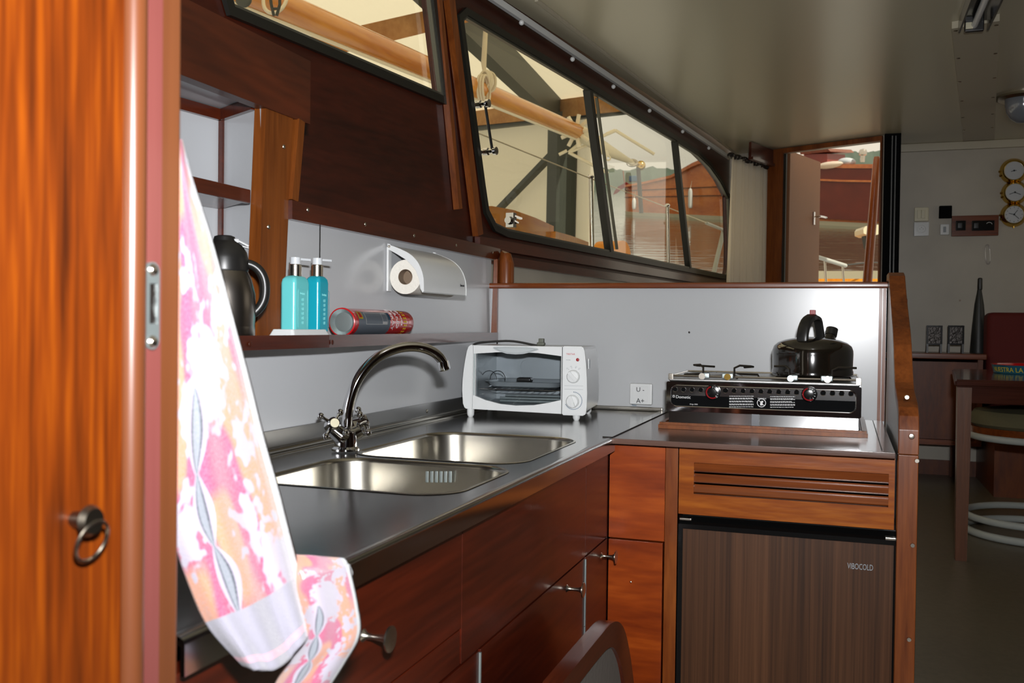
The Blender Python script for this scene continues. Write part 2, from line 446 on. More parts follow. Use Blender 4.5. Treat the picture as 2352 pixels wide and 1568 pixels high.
struct('wall_left', slab(bmesh.new(), S_out, [w1loop, w2loop], SO, SE, Vector((0, 0, 1)), -SN*.035), 'mahog_y', smooth=False, label='dark mahogany cabin side with the windows')
# window frames: dark rubber inside the opening, glass, mullions
def window(name, loop, lab, mull=()):
    lo_ = grow(loop, .004); li = grow(loop, -.012)
    f = struct(name, slab(bmesh.new(), grow(loop, .010), [li], SO+SN*.002, SE, Vector((0, 0, 1)), SN*.012), 'winframe', label=lab)
    slab_b = slab(bmesh.new(), grow(loop, -.010), [grow(loop, -.020)], SO-SN*.006, SE, Vector((0, 0, 1)), SN*.014)
    o = put('window_seal', slab_b, 'winframe2', f)
    g = put('window_pane', slab(bmesh.new(), grow(loop, -.002), [], SO-SN*.02, SE, Vector((0, 0, 1)), SN*.001), 'glass', f)
    for (pa, pb, w_) in mull:
        a = SO+SE*pa[0]+Vector((0, 0, pa[1])); b = SO+SE*pb[0]+Vector((0, 0, pb[1]))
        put('mullion', bar(bmesh.new(), a-SN*.004, b-SN*.004, .03, w_, SE), 'winframe', f)
    return f
window('window_1', w1loop, 'window above the sink shelf with a black frame')
m1a, m1b = toS(onS(1352, 205))[0], toS(onS(1402, 575))[0]
for _q in ((1061, 40, 1118, 506), (1371, 225, 1416, 570)):
    pass
m2a, m2b = toS(onS(1551, 322))[0], toS(onS(1583, 618))[0]
window('window_2', w2loop, 'long sliding window with a rounded end above the bulkhead',
       [((m1a, zT-.01), (m1b, zB+.01), .034), ((m2a, zT-.01), (m2b, zB+.01), .026)])
w2_ = bpy.data.objects['window_2']
for _q in ((1061, 44, 1120, 510), (1370, 225, 1417, 572)):
    put('pane_edge', bar(bmesh.new(), onS(_q[0], _q[1], -.012), onS(_q[2], _q[3], -.012), .012, .006, SE), 'winframe2', w2_)
# thin pane edge and mahogany stile between the two windows
for (xa, ya, xb, yb, off, wd, mt) in ((1006, 0, 1052, 480, .012, .02, 'trim_z'), (1032, 0, 1098, 540, .014, .035, 'trim_z')):
    a, b = onS(xa, ya, off), onS(xb, yb, off)
    struct('trim_2', bar(bmesh.new(), a, b, .02, wd, SE), mt, label='upright mahogany moulding between the two windows')
# rail under the long window, beyond the bulkhead
for (ya, yb, zz, hh, off) in ((2.99-.17, 6.05, .262, .035, .014), (2.99-.17, 6.05, .213, .03, .02)):
    a = S3((ya-2.99)/.991, zz, off); b = S3((yb-2.99)/.991, zz, off)
    struct('trim_3', bar(bmesh.new(), a, b, hh*.55, hh, Vector((0, 0, 1))), 'trim_y', label='mahogany rail under the long window')
pb = bmesh.new(); a = S3(-.14, -.2, .004); 
struct('wall_lining', slab(pb, [(-.14, -.8), (3.0, -.8), (3.0, .2), (-.14, .2)], [], SO+SN*.002, SE, Vector((0, 0, 1)), SN*.004), 'farwall', label='pale side lining below the long window')
# curtain track with gliders
ta, tb = onS(1182, 30, .03), onS(1675, 362, .03)
tk = thing('curtain_track', 'white curtain track with gliders under the ceiling edge', 'curtain rail', ta)
ext_ = (ta-tb)*.35
put('rail', bar(bmesh.new(), ta+ext_, tb, .014, .022), 'wplastic', tk)
for (gx, gy) in ((1198, 52), (1315, 136), (1409, 199), (1492, 254), (1568, 302), (1628, 340)):
    g = onS(gx, gy, .042); put('glider', ball(bmesh.new(), g, .009, seg=10), 'wplastic', tk)

# upper panel over the shelf, lower panel over the sink
struct('wall_backsplash_upper', slab(bmesh.new(), [(1.20, -.05), (2.80, -.05), (2.80, .215), (1.62, .215), (1.62, -.0)], [], V(-1.045, 0, CZ), V(0, 1, 0), V(0, 0, 1), V(-.01, 0, 0)), 'white', label='white panel behind the shelf')
sp = onX(735, 560, -1.044); struct('trim_seam', B(-1.045, -1.0438, sp.y-.0015, sp.y+.0015, zc(-.02), zc(.215)), 'black', label='thin dark joint in the white panel')
struct('wall_backsplash_lower', B(-1.03, -1.02, .60, 2.80, zc(-.32), zc(-.03)), 'white', label='white panel behind the sink')
# bulkhead with its mahogany capping
struct('wall_bulkhead', B(-1.055, .105, 2.80, 2.84, zc(-1.2), zc(.114)), 'bulk', label='white laminate bulkhead behind the cooker')
cp = B(-1.05, .118, 2.785, 2.85, zc(.114), zc(.131), .004)
struct('trim_bulkhead_top', cp, 'trim_x', label='varnished mahogany capping on the bulkhead')
struct('trim_bulkhead_left', prism(bmesh.new(), [V(-1.040, 2.80, zc(-.085)), V(-1.020, 2.80, zc(-.085)), V(-1.020, 2.80, zc(.118)), V(-1.020, 2.80, zc(.205)), V(-1.032, 2.80, zc(.205))], (0, -.012, 0)), 'trim_z', label='thin mahogany bead at the left end of the bulkhead')
rb = bmesh.new(); tube(rb, [V(-1.0, 2.815, zc(.125)), V(-1.0, 2.815, zc(.19)), V(-1.006, 2.82, zc(.215)), V(-1.02, 2.83, zc(.228))], [.024, .024, .02, .008], 16)
struct('trim_pillar', rb, 'trim_z', label='rounded mahogany stub standing on the bulkhead end')
struct('trim_bulkhead_right', B(.086, .094, 2.792, 2.80, zc(-.247), zc(.114)), 'trim_z')
struct('trim_bulkhead_right.001', B(.096, .104, 2.786, 2.80, zc(-.247), zc(.114)), 'trim_z')
# sloping side panel at the right end of the galley
prof = [(2.80, .131), (2.66, .131), (2.60, .09), (2.50, .035), (2.36, -.03), (2.29, -.10), (2.24, -.14), (2.17, -.155), (2.10, -.168), (2.075, -.185), (2.075, -.247)]
pp = chaikin([V(0, y, zc(z)) for y, z in prof], 1)
pb = prism(bmesh.new(), [V(.108, p.y, p.z) for p in pp]+[V(.108, 2.075, 0.0), V(.108, 2.80, 0.0)], (.014, 0, 0))
e = thing('side_partition', 'white side panel at the right end of the worktop, edged with curved varnished mahogany', 'partition', (.12, 2.08, 0))
put('side_panel', pb, 'bulk', e, smooth=False)
def ribbon(pts, wx0, wx1, th):
    bm = bmesh.new(); n = len(pts); rows = []
    for i, p in enumerate(pts):
        t = pts[min(i+1, n-1)]-pts[max(i-1, 0)]; t.normalize(); nn = Vector((0, -t.z, t.y))
        if nn.y > 0 and abs(nn.y) > .1: nn = -nn
        if nn.z < 0 and abs(nn.y) <= .1: nn = -nn
        rows.append([bm.verts.new(V(x, p.y, p.z)+nn*d) for x, d in ((wx0, 0), (wx0, th), (wx1, th), (wx1, 0))])
    for a, b in zip(rows, rows[1:]):
        for k in range(4): bm.faces.new((a[k], a[(k+1) % 4], b[(k+1) % 4], b[k]))
    bm.faces.new(rows[0]); bm.faces.new(rows[-1])
    bmesh.ops.bevel(bm, geom=bm.edges[:], offset=.0015, segments=1, affect='EDGES')
    return bm
put('curved_edging', ribbon(pp, .104, .142, .02), 'trim_z', e)
put('end_post', B(.104, .142, 2.055, 2.085, 0, zc(-.2475), .002), 'trim_z', e)
scr = bmesh.new()
for (sx, sz) in ((2071, 912), (2094, 1058), (2084, 1252), (2076, 1468)):
    p = onY(sx+12, sz, 2.054); lathe(scr, [(0, .003), (.004, .003), (.005, 0)], p, 10, V(0, -1, 0))
p = onY(2094, 1002, 2.052); lathe(scr, [(0, .004), (.005, .003), (.006, 0)], p, 10, V(0, -1, 0))
put_split('screw', scr, 'nickel', e)
# diagonal wall with the doorway -----------------------------------
dl, dr = toD(onDg(1800, 500))[0], toD(onDg(2026, 500))[0]
L_ = (DIB-DIA).length
ds = slab(bmesh.new(), [(-.02, -.9), (L_, -.9), (L_, 1.075), (-.02, 1.075)], [[(dl, -.78), (dr, -.78), (dr, 1.045), (dl, 1.045)]], DIA, DE, V(0, 0, 1), -DN*.03)
struct('wall_entrance', ds, 'farwall', smooth=False, label='angled wall with the open side entrance')
dfr = struct('door_1', slab(bmesh.new(), [(dl-.10, -.78), (dr+.0, -.78), (dr+.0, 1.072), (dl-.10, 1.072)], [[(dl, -.77), (dr-.01, -.77), (dr-.01, 1.045), (dl, 1.045)]], DIA+DN*.001, DE, V(0, 0, 1), DN*.02), 'trim_z', smooth=False, label='varnished frame of the side entrance')
da = DIA+DE*(dl+.006)
put('hinge_strip', bar(bmesh.new(), da+V(0, 0, -.7)+DN*.005, da+V(0, 0, 1.04)+DN*.005, .014, .02, DE), 'winframe', dfr)
# dark jamb on the right of the entrance
jmb = struct('trim_jamb', B(.186, .27, 5.635, 6.0, zc(-.825), zc(1.074)), 'label', label='dark upright at the right of the entrance')
jb = bmesh.new()
for k in range(2): box(jb, .222+k*.018, .228+k*.018, 5.628, 5.636, zc(-.8), zc(1.06))
put('jamb_groove', jb, 'winframe', jmb)
# open door leaf outside
ha = DIA+DE*(dl+.01)-DN*.02; hb = V(-.18, 6.40, CZ)
lf = thing('door_leaf', 'plain brown door leaf standing open outside the entrance', 'door', (ha.x, ha.y, zc(-.78)))
put('panel', bar(bmesh.new(), V(ha.x, ha.y, zc(.14)), V(hb.x, hb.y, zc(.14)), .03, 1.84), flat('brown_door_paint', '#8a5c3a', .5, var=.1, vscale=4), lf)
hh_ = onP(1863, 498, V(ha.x, ha.y, 0), (V(hb.x-ha.x, hb.y-ha.y, 0)).cross(V(0, 0, 1)).normalized())
hn = (V(hb.x-ha.x, hb.y-ha.y, 0)).cross(V(0, 0, 1)).normalized(); hd = V(hb.x-ha.x, hb.y-ha.y, 0).normalized()
hb_m = bmesh.new(); bar(hb_m, hh_+hn*.02+V(0, 0, .03), hh_+hn*.02-V(0, 0, .05), .02, .006, hn)
tube(hb_m, [hh_+hn*.02, hh_+hn*.06, hh_+hn*.065+hd*.03, hh_+hn*.065+hd*.09], .006, 8)
put('door_handle', hb_m, 'chrome', lf)
# far wall -----------------------------------------------------------
struct('wall_far', B(.25, 3.0, 6.0, 6.04, zc(-.86), zc(1.075)), 'farwall', label='mottled off-white far wall of the saloon')
struct('trim_cornice', B(.262, 3.0, 5.975, 6.0, zc(1.03), zc(1.075), .004), 'ceil2', label='cream strip along the top of the far wall')
struct('baseboard_far', B(.262, 3.0, 5.985, 6.0, zc(-.825), zc(-.74)), 'cab', label='brown baseboard along the far wall')
# starboard side (outside the frame) with windows, and the wall behind the camera
struct('wall_right', slab(bmesh.new(), [(-1.6, -1.2), (6.2, -1.2), (6.2, 1.1), (-1.6, 1.1)], [[(3.2, .25), (5.6, .25), (5.6, .95), (3.2, .95)]], V(2.6, 0, CZ), V(0, 1, 0), V(0, 0, 1), V(.04, 0, 0)), 'mahog_y', smooth=False)
struct('wall_back', B(-1.9, 3.0, -1.64, -1.6, -.1, zc(1.1)), 'mahog_z')
# ceiling batten, lamp fittings
tl, tr_, bl, br = onZ(2186, 66, 1.05), onZ(2296, 48, 1.05), onZ(2213, 324, 1.05), onZ(2284, 320, 1.05)
bt = thing('ceiling_batten', 'long raised cream cover board screwed to the ceiling', 'ceiling board', (tl.x, tl.y, zc(1.05)))
put('board', prism(bmesh.new(), [tl, tr_, br, bl], (0, 0, .0245)), 'ceil2', bt, smooth=False)
sb = bmesh.new()
for (sx, sy) in ((2195, 71), (2288, 58), (2201, 134), (2286, 123), (2204, 188), (2284, 179), (2209, 232), (2281, 224), (2212, 270), (2280, 262), (2214, 299), (2279, 293)):
    lathe(sb, [(0, .003), (.006, .002), (.008, 0)], onZ(sx, sy, 1.05), 10, V(0, 0, -1))
put_split('screw', sb, 'nickel', bt)
a = onZ(2236, 66, 1.03)
lt = thing('fluorescent_lamp', 'slim dark fluorescent lamp with a bare tube on the ceiling', 'lamp', (a.x, a.y, zc(1.075)))
hs = bmesh.new(); box(hs, a.x-.045, a.x+.045, a.y-.6, a.y, zc(1.055), zc(1.075), .003); box(hs, a.x-.047, a.x-.041, a.y-.6, a.y, zc(1.02), zc(1.06)); box(hs, a.x+.041, a.x+.047, a.y-.6, a.y, zc(1.02), zc(1.06))
put('housing', hs, 'blackg', lt)
put('tube', tube(bmesh.new(), [V(a.x, a.y-.58, zc(1.035)), V(a.x, a.y-.025, zc(1.035))], .011, 14), 'wplastic', lt)
put('tube_holder', B(a.x-.03, a.x+.03, a.y-.026, a.y-.006, zc(1.015), zc(1.058), .004), 'blackm', lt)
put('cap', B(a.x-.028, a.x-.004, a.y-.034, a.y-.024, zc(1.022), zc(1.044), .002), 'cplastic', lt)
cc = onZ(2352, 222, 1.07)
rl = thing('ceiling_vent', 'grey glass dome light with a bright rim under the ceiling', 'ceiling light', (cc.x, cc.y, zc(1.075)))
put('rim', lathe(bmesh.new(), [(.075, .0), (.115, 0), (.118, -.012), (.10, -.022), (.085, -.018), (.075, -.008)], (cc.x, cc.y, zc(1.075)), 40), 'nickel', rl)
put('glass', lathe(bmesh.new(), [(0, -.125), (.03, -.120), (.055, -.102), (.072, -.072), (.078, -.04), (.078, 0)], (cc.x, cc.y, zc(1.075)), 40), flat('smoky_glass', '#6c7078', .15, spec=.8), rl)

# ================================================================== LEFT SIDE: shelf, alcove, posts
sh = thing('wall_shelf', 'long mahogany shelf along the white wall above the sink', 'shelf', (-.98, 1.3, zc(-.046)))
shp = [V(-1.045, .80, 0), V(-.925, .80, 0), V(-.925, 1.60, 0), V(-1.018, 2.788, 0), V(-1.045, 2.788, 0)]
put('board', prism(bmesh.new(), [V(p.x-.004, p.y, zc(-.040)) for p in shp], (0, 0, .014)), 'trim_y', sh, smooth=False)
lip = bmesh.new()
for a, b in (((-.925, .8), (-.925, 1.6)), ((-.925, 1.6), (-1.016, 2.785))):
    bar(lip, (a[0]-.003, a[1], zc(-.034)), (b[0]-.003, b[1], zc(-.034)), .010, .024)
put('front_lip', lip, 'trim_y', sh, smooth=False)
plg = bmesh.new()
for (sx, sy) in ((575, 790), (764, 786), (1124, 774)): lathe(plg, [(0, .0015), (.004, .001), (.005, 0)], onX(sx, sy, -.921 if sx < 1000 else -1.010), 10, V(1, 0, 0))
put_split('plug', plg, 'mahog_z', sh)

py0 = onX(600, 510, -1.04).y; py1 = onX(655, 510, -1.04).y
_q = [onX(x_, y_, -1.035) for x_, y_ in ((611, 256), (673, 272), (650, 764), (590, 768))]
struct('trim_post', prism(bmesh.new(), [V(-1.035, _q[0].y, zc(.405)), V(-1.035, _q[1].y, zc(.405)), V(-1.035, _q[2].y, zc(-.026)), V(-1.035, _q[3].y, zc(-.026))], (-.025, 0, 0)), 'post_z', smooth=False, label='light brown upright beside the open cupboard')
a, b = onX(684, 278, -1.036), onX(670, 492, -1.036)
struct('trim_strip_upright', bar(bmesh.new(), V(a.x, a.y, zc(.402)), V(b.x, b.y-.003, zc(.2405)), .02, .022, V(0, 1, 0)), 'post_z', smooth=False)
struct('trim_strip', B(-1.075, -1.026, onX(661, 500, -1.036).y, 2.83, zc(.203), zc(.240)), 'trim_y', smooth=False, label='mahogany rail along the top of the white panel')
sc2 = bmesh.new()
for (sx, sy) in ((652, 337), (617, 521), (707, 482), (839, 515), (951, 541), (1048, 563), (1132, 580)):
    lathe(sc2, [(0, .002), (.0035, .0015), (.0045, 0)], onX(sx, sy, -1.0345 if sx < 700 else -1.0255), 10, V(1, 0, 0))
scr_par = bpy.data.objects['wall_backsplash_upper']
put_split('screw', sc2, 'nickel', scr_par)
ye = onX(713, 200, -1.03).y
struct('trim_board', B(-1.055, -1.03, .70, ye, zc(.402), zc(.529)), 'board_y', smooth=False, label='wide stained board over the open cupboard')
# open cupboard
al = thing('open_cupboard', 'open white cupboard recess with mahogany corner beads behind the towel', 'cupboard', (-1.15, 1.2, zc(-.03)))
ins = Vector((-1.19, 1.63, 0)); oc = Vector((-1.045, py0+.003, 0)); bk = ins - SE*1.0
put('side', prism(bmesh.new(), [V(oc.x, oc.y, zc(-.03)), V(ins.x, ins.y, zc(-.03)), V(ins.x, ins.y, zc(.425)), V(oc.x, oc.y, zc(.425))], (-.002, .008, 0)), 'white', al, smooth=False)
put('back', prism(bmesh.new(), [V(bk.x, bk.y, zc(-.03)), V(ins.x, ins.y, zc(-.03)), V(ins.x, ins.y, zc(.425)), V(bk.x, bk.y, zc(.425))], -SN*.008), 'white', al, smooth=False)
put('top', prism(bmesh.new(), [V(bk.x, bk.y, zc(.425)), V(ins.x, ins.y, zc(.425)), V(oc.x, oc.y, zc(.425)), V(-1.05, .7, zc(.425))], (0, 0, .008)), 'white', al, smooth=False)
put('bottom', prism(bmesh.new(), [V(bk.x, bk.y, zc(-.03)), V(ins.x, ins.y, zc(-.03)), V(oc.x, oc.y, zc(-.03)), V(-1.04, .7, zc(-.03))], (0, 0, -.008)), 'trim_y', al, smooth=False)
cl = bmesh.new(); q = .010
sd = (oc-ins).normalized(); sn_ = Vector((-sd.y, sd.x, 0)); sn_ = -sn_ if sn_.y > 0 else sn_
bar(cl, V(ins.x, ins.y, zc(.4125))+sn_*.006, V(oc.x, oc.y, zc(.4125))+sn_*.006-sd*.018, .010, .022)
bar(cl, V(bk.x, bk.y, zc(.4125))+SN*.006, V(ins.x, ins.y, zc(.4125))+SN*.006, .010, .022)
bar(cl, ins+SN*.007+V(0, 0, zc(-.02))-SE*.004, ins+SN*.007+V(0, 0, zc(.402))-SE*.004, .010, .013, SE)
put('corner_bead', cl, 'trim_y', al, smooth=False)
shf = bmesh.new()
b0 = V(-1.065, py0-.012, 0)
prism(shf, [V(b0.x, b0.y, zc(.226)), V(b0.x, .7, zc(.226)), bk+SN*.002+V(0, 0, zc(.226)), ins+SN*.002-SE*.004+V(0, 0, zc(.226))], (0, 0, .010))
put('inner_shelf', shf, 'trim_y', al, smooth=False)
put('shelf_lip', B(b0.x-.006, b0.x+.006, .7, b0.y+.006, zc(.223), zc(.249), .002), 'trim_y', al)

# near doorway: locker door, jamb with strike plate
LX = -.45
lk = thing('locker_door', 'honey coloured wooden locker door with a ring pull, close to the camera', 'door', (LX, .5, 0))
ya = onX(285, 784, LX).y; put('panel', B(LX-.02, LX, .30, ya, 0.05, zc(.95), .002), 'locker_z', lk)
rp = onX(170, 1192, LX)
rg = bmesh.new(); lathe(rg, [(0, .016), (.008, .016), (.010, .012), (.006, .008), (.005, 0)], rp, 20, V(1, 0, 0))
put('knob', rg, 'aged', lk)
rr = bmesh.new(); rc = rp+V(.014, 0, -.0125)
tube(rr, [rc+V(.004*math.sin(2*PI*k/28), .0125*math.cos(2*PI*k/28), .0125*math.sin(2*PI*k/28)) for k in range(28)], .0012, 8, closed=True)
put('ring', rr, 'aged', lk)
yb = onX(413, 784, LX).y; ym = onX(330, 784, LX).y
jm = struct('door_2', B(LX-.45, LX+.001, ym, yb, 0.0, zc(1.07), .004, 3), 'jamb_z', label='reddish brown door jamb with a steel strike plate')
put('moulding', tube(bmesh.new(), [V(LX-.003, (ya+ym)/2+.001, .0), V(LX-.003, (ya+ym)/2+.001, zc(1.07))], (ym-ya)/2, 16), 'jamb_z', jm)
r1_, r2_ = onX(333, 700, LX), onX(367, 700, LX)
put('rebate', B(LX, LX+.0014, r1_.y, r2_.y, .0, zc(1.07), .0004), wood('mauve_varnish', '#582a26', '#6e3c38', 'z', .3, .4, 6, .04), jm)
s1_, s2_ = onX(331, 600, LX+.002), onX(362, 802, LX+.002)
spb = bmesh.new(); pl = rrect(s1_.y, s2_.y, s2_.z-CZ, s1_.z-CZ, abs(s2_.y-s1_.y)*.49)
hz = (s1_.z-s2_.z); zc1, zc2 = s2_.z+.38*hz-CZ, s2_.z+.62*hz-CZ
slab(spb, pl, [rrect(s1_.y+.004, s2_.y-.002, zc1-.005, zc2+.008, .0005, 2)], V(LX+.001, 0, CZ), V(0, 1, 0), V(0, 0, 1), V(.0026, 0, 0))
put('strike_plate', spb, 'alu', jm)
put('latch_hole', B(LX-.001, LX+.0020, s1_.y+.004, s2_.y-.002, zc(zc1-.005), zc(zc2+.008)), 'bronze', jm)
ss = bmesh.new(); ymid = (s1_.y+s2_.y)/2
for zz in (s1_.z-.09*hz, s2_.z+.09*hz): lathe(ss, [(0, .0025), (.003, .002), (.0045, 0)], V(LX+.0036, ymid, zz), 12, V(1, 0, 0))
put_split('screw', ss, 'nickel', jm)

# ================================================================== COUNTERS
ZC = -.247
st = thing('steel_worktop', 'stainless steel worktop with two sunk bowls along the left wall', 'worktop', (-.75, 1.6, zc(ZC-.03)))
hole_f = rrect(-.885, -.545, 1.60, 2.03, .07, 8); hole_n = rrect(-.875, -.535, 1.265, 1.565, .065, 8)
put('top_sheet', slab(bmesh.new(), [(-1.018, .62), (-.487, .62), (-.487, 2.80), (-1.018, 2.80)], [hole_f, hole_n], V(0, 0, CZ+ZC-.003), V(1, 0, 0), V(0, 1, 0), V(0, 0, .003)), 'steel', st, ang=25)
ed = bmesh.new(); epts = [(-.500, 0), (-.490, .0005), (-.4845, -.002), (-.483, -.006), (-.483, -.031), (-.487, -.031), (-.487, -.008), (-.500, -.003)]
prism(ed, [V(x, .62, zc(ZC+z)) for x, z in epts], (0, 2.10-.62, 0)); put('front_edge', ed, 'steel', st, ang=50)
bd = bmesh.new()
prism(bd, [V(-.508, 2.085, zc(ZC)), V(-.486, 2.085, zc(ZC)), V(-.486, 2.80, zc(ZC)), V(-.508, 2.80, zc(ZC))], (0, 0, .0025))
put('edge_strip', bd, 'steel', st)
bk_ = bmesh.new()
for x0_, h_ in ((-1.012, .010), (-.985, .004)): tube(bk_, [V(x0_, .62, zc(ZC+h_*.3)), V(x0_, 2.79, zc(ZC+h_*.3))], h_, 12)
box(bk_, -1.018, -.5, 2.785, 2.80, zc(ZC), zc(ZC+.012), .003)
put('raised_rim', bk_, 'steel_in', st)
put('upstand', B(-1.0195, -1.015, .62, 2.785, zc(ZC+.008), zc(-.203), .001), 'steel_up', st)
def bowl(x0, x1, y0, y1, r, dep):
    bm = bmesh.new(); rings = []
    for ins_, z, rr_ in ((-.007, .001, r+.006), (-.003, .0018, r+.003), (0, 0, r), (.003, -.006, r), (.010, -dep+.035, r), (.020, -dep+.012, r*.95), (.045, -dep, r*.8), (.12, -dep-.003, r*.5)):
        rings.append([bm.verts.new(V(a, b, zc(ZC+z))) for a, b in rrect(x0+ins_, x1-ins_, y0+ins_, y1-ins_, rr_, 8)])
    for a, b in zip(rings, rings[1:]):
        n = len(a)
        for k in range(n): bm.faces.new((a[k], a[(k+1) % n], b[(k+1) % n], b[k]))
    bm.faces.new(rings[-1]); return bm
b1 = put('bowl', bowl(-.885, -.545, 1.60, 2.03, .07, .15), 'steel_in', st, ang=60, label='far bowl')
b2 = put('bowl', bowl(-.875, -.535, 1.265, 1.565, .065, .15), 'steel_in', st, ang=60, label='near bowl with overflow slots')
ov = bmesh.new()
for k in range(6):
    p = onY(983+k*10.6, 1094, 1.556)
    box(ov, p.x-.0028, p.x+.0028, 1.551, 1.5535, p.z-.010, p.z+.010, .001)
put('overflow_slots', ov, 'alu', b2)
sc3 = bmesh.new()
lathe(sc3, [(0, .002), (.004, .0015), (.005, 0)], onX(981, 944, -1.0148), 12, V(1, 0, 0)); put('screw', sc3, 'nickel', st)

wt = thing('brown_worktop', 'brown laminate worktop under the cooker', 'worktop', (-.2, 2.4, zc(ZC-.012)))
put('slab', B(-.484, .100, 2.075, 2.80, zc(ZC-.012), zc(ZC), .001), 'worktop', wt)
put('edge_joint', B(.0745, .0765, 2.10, 2.79, zc(ZC), zc(ZC+.0006)), 'black', wt)

# --- left cabinet fronts (X = -.50)
FX = -.502
cbn = thing('sink_cabinet', 'long red mahogany base cabinet under the steel worktop', 'cabinet', (-.75, 1.4, 0))
put('body', B(-1.0, FX-.020, .62, 2.12, .02, zc(-.405)), 'mahog_y', cbn)
# knobs positions
def knob(par, p, r=.0145, ln=.034):
    bm = bmesh.new(); lathe(bm, [(.0075, 0), (.004, .004), (.003, .012), (.004, ln-.010), (.007, ln-.004), (r, ln-.002), (r, ln), (0, ln+.001)], p, 24, V(1, 0, 0))
    put('knob', bm, 'nickel', par)
def front(y0, y1, z0, z1, nm, kn=None, hinge=None, g=.0016, off=0):
    f = put(nm, B(FX-.018, FX+off, y0+g, y1-g, zc(z0)+g, zc(z1)-g, .0008), 'front_y', cbn)
    if kn: knob(f, V(FX+off, kn[0], zc(kn[1])))
    if hinge is not None:
        hb2 = bmesh.new(); yy = hinge
        n = 9
        for k in range(n):
            za = zc(z1)-.004-(k)*(z1-z0-.01)/n; zb_ = za-(z1-z0-.01)/n+.0012
            tube(hb2, [V(FX+off+.001, yy, za), V(FX+off+.001, yy, zb_)], .0026, 8)
        put('hinge', hb2, 'alu', f)
    return f
YS = 1.242
k1 = onX(833, 1459, FX); k2 = onX(1302, 1351, FX); k3 = onX(1381, 1276, FX)
front(.62, YS, -.426, -.281, 'drawer', (k1.y, k1.z-CZ), off=.001)
front(YS, 1.925, -.4785, -.281, 'fascia')
front(1.925, 2.128, -.4785, -.281, 'fascia', off=-.0005)
front(.62, YS, -.4785, -.426, 'rail', off=-.001)
front(.70, 1.316, -1.12, -.4785, 'door', None, 1.314)
front(1.318, 1.923, -1.12, -.4785, 'door', (k2.y, k2.z-CZ), 1.922)
front(1.925, 2.126, -1.12, -.4785, 'door', (k3.y, k3.z-CZ))
# --- cabinet facing the camera under the brown worktop
CYF = 2.125
kb = thing('cooker_cabinet', 'orange figured mahogany cabinet with a louvred panel above the fridge', 'cabinet', (-.2, 2.4, 0))
xl, xs0, xs1, xp = -.500, onY(1527, 1200, CYF).x, onY(1556, 1200, CYF).x, .104
put('corner_panel', B(xl, xs0-.001, CYF, CYF+.015, zc(-.4775), zc(-.267)), 'corner_x', kb, smooth=False)
dd_ = put('corner_door', B(xl, xs0-.004, CYF-.001, CYF+.015, .04, zc(-.4815), .001), 'corner_x', kb)
dt = bmesh.new(); lathe(dt, [(0, .003), (.002, .002), (.003, 0)], onY(1449, 1336, CYF-.001), 10, V(0, -1, 0)); put('catch_pin', dt, 'nickel', dd_)
put('stile', B(xs0, xs1, CYF-.002, CYF+.02, .02, zc(-.262), .001), 'louver_z' if 'louver_z' in M else 'trim_z', kb)
ox0, ox1 = onY(1594, 1100, CYF).x, onY(2041, 1120, CYF).x
lp = slab(bmesh.new(), [(xs1+.002, -.412), (xp-.002, -.412), (xp-.002, -.2605), (xs1+.002, -.2605)], [[(ox0, -.366), (ox1, -.366), (ox1, -.297), (ox0, -.297)]], V(0, CYF+.018, CZ), V(1, 0, 0), V(0, 0, 1), V(0, -.02, 0))
put('louvre_frame', lp, 'louver_x', kb, smooth=False)
for k in range(3):
    z_ = -.305-k*.0235
    sl = bmesh.new(); bar(sl, V(ox0-.004, CYF+.006, zc(z_-.003)), V(ox1+.004, CYF+.006, zc(z_-.003)), .005, .019, V(0, -.62, -.9))
    put('slat', sl, 'slat_x', kb)
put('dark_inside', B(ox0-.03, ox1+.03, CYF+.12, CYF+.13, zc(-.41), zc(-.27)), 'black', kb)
put('side_cheek', B(xs1-.004, xs1, CYF, 2.7, 0, zc(-.262)), 'mahog_z', kb)
# --- fridge
fz1 = -.432
fr = thing('fridge', 'small built-in fridge with a walnut pattern door', 'fridge', (-.12, 2.1, .03))
fx0, fx1 = onY(1557, 1400, CYF).x, onY(2064, 1400, CYF).x-.002
put('cabinet_box', B(fx0+.004, fx1-.002, CYF+.028, 2.62, .05, zc(-.418)), 'blackm', fr)
dr_ = put('door_frame', slab(bmesh.new(), [(fx0, -1.15), (fx1, -1.15), (fx1, fz1), (fx0, fz1)], [[(fx0+.010, -1.14), (fx1-.010, -1.14), (fx1-.010, fz1-.010), (fx0+.010, fz1-.010)]], V(0, CYF+.020, CZ), V(1, 0, 0), V(0, 0, 1), V(0, -.032, 0)), 'blackg', fr, smooth=False)
put('door_panel', B(fx0+.010, fx1-.010, CYF-.006, CYF+.02, zc(-1.14), zc(fz1-.010)), 'fridge', dr_)
put('top_ledge', prism(bmesh.new(), [V(fx0, CYF+.028, zc(-.420)), V(fx1, CYF+.028, zc(-.420)), V(fx1, CYF-.010, zc(fz1)), V(fx0, CYF-.010, zc(fz1))], (0, .004, -.004)), 'blackg', fr)
p = onY(1946, 1305, CYF-.0065)
put('lettering', text_bm('VIBOCOLD', .0175, m4(p, (1, 0, 0), (0, 0, 1)) @ Matrix.Diagonal((.58, 1, 1, 1)), .0003), 'gprint', dr_, smooth=False)
hg = bmesh.new(); hp = onY(2052, 1238, CYF-.004); box(hg, hp.x-.016, hp.x+.010, CYF-.012, CYF+.01, hp.z-.002, hp.z+.004, .001); lathe(hg, [(0, .010), (.005, .009), (.006, 0)], hp+V(0, 0, -.006), 12)
hp2 = onY(1578, 1192, CYF-.004); box(hg, hp2.x-.016, hp2.x+.010, CYF-.010, CYF+.01, hp2.z-.002, hp2.z+.003, .001)
put_split('hinge', hg, 'nickel', fr)
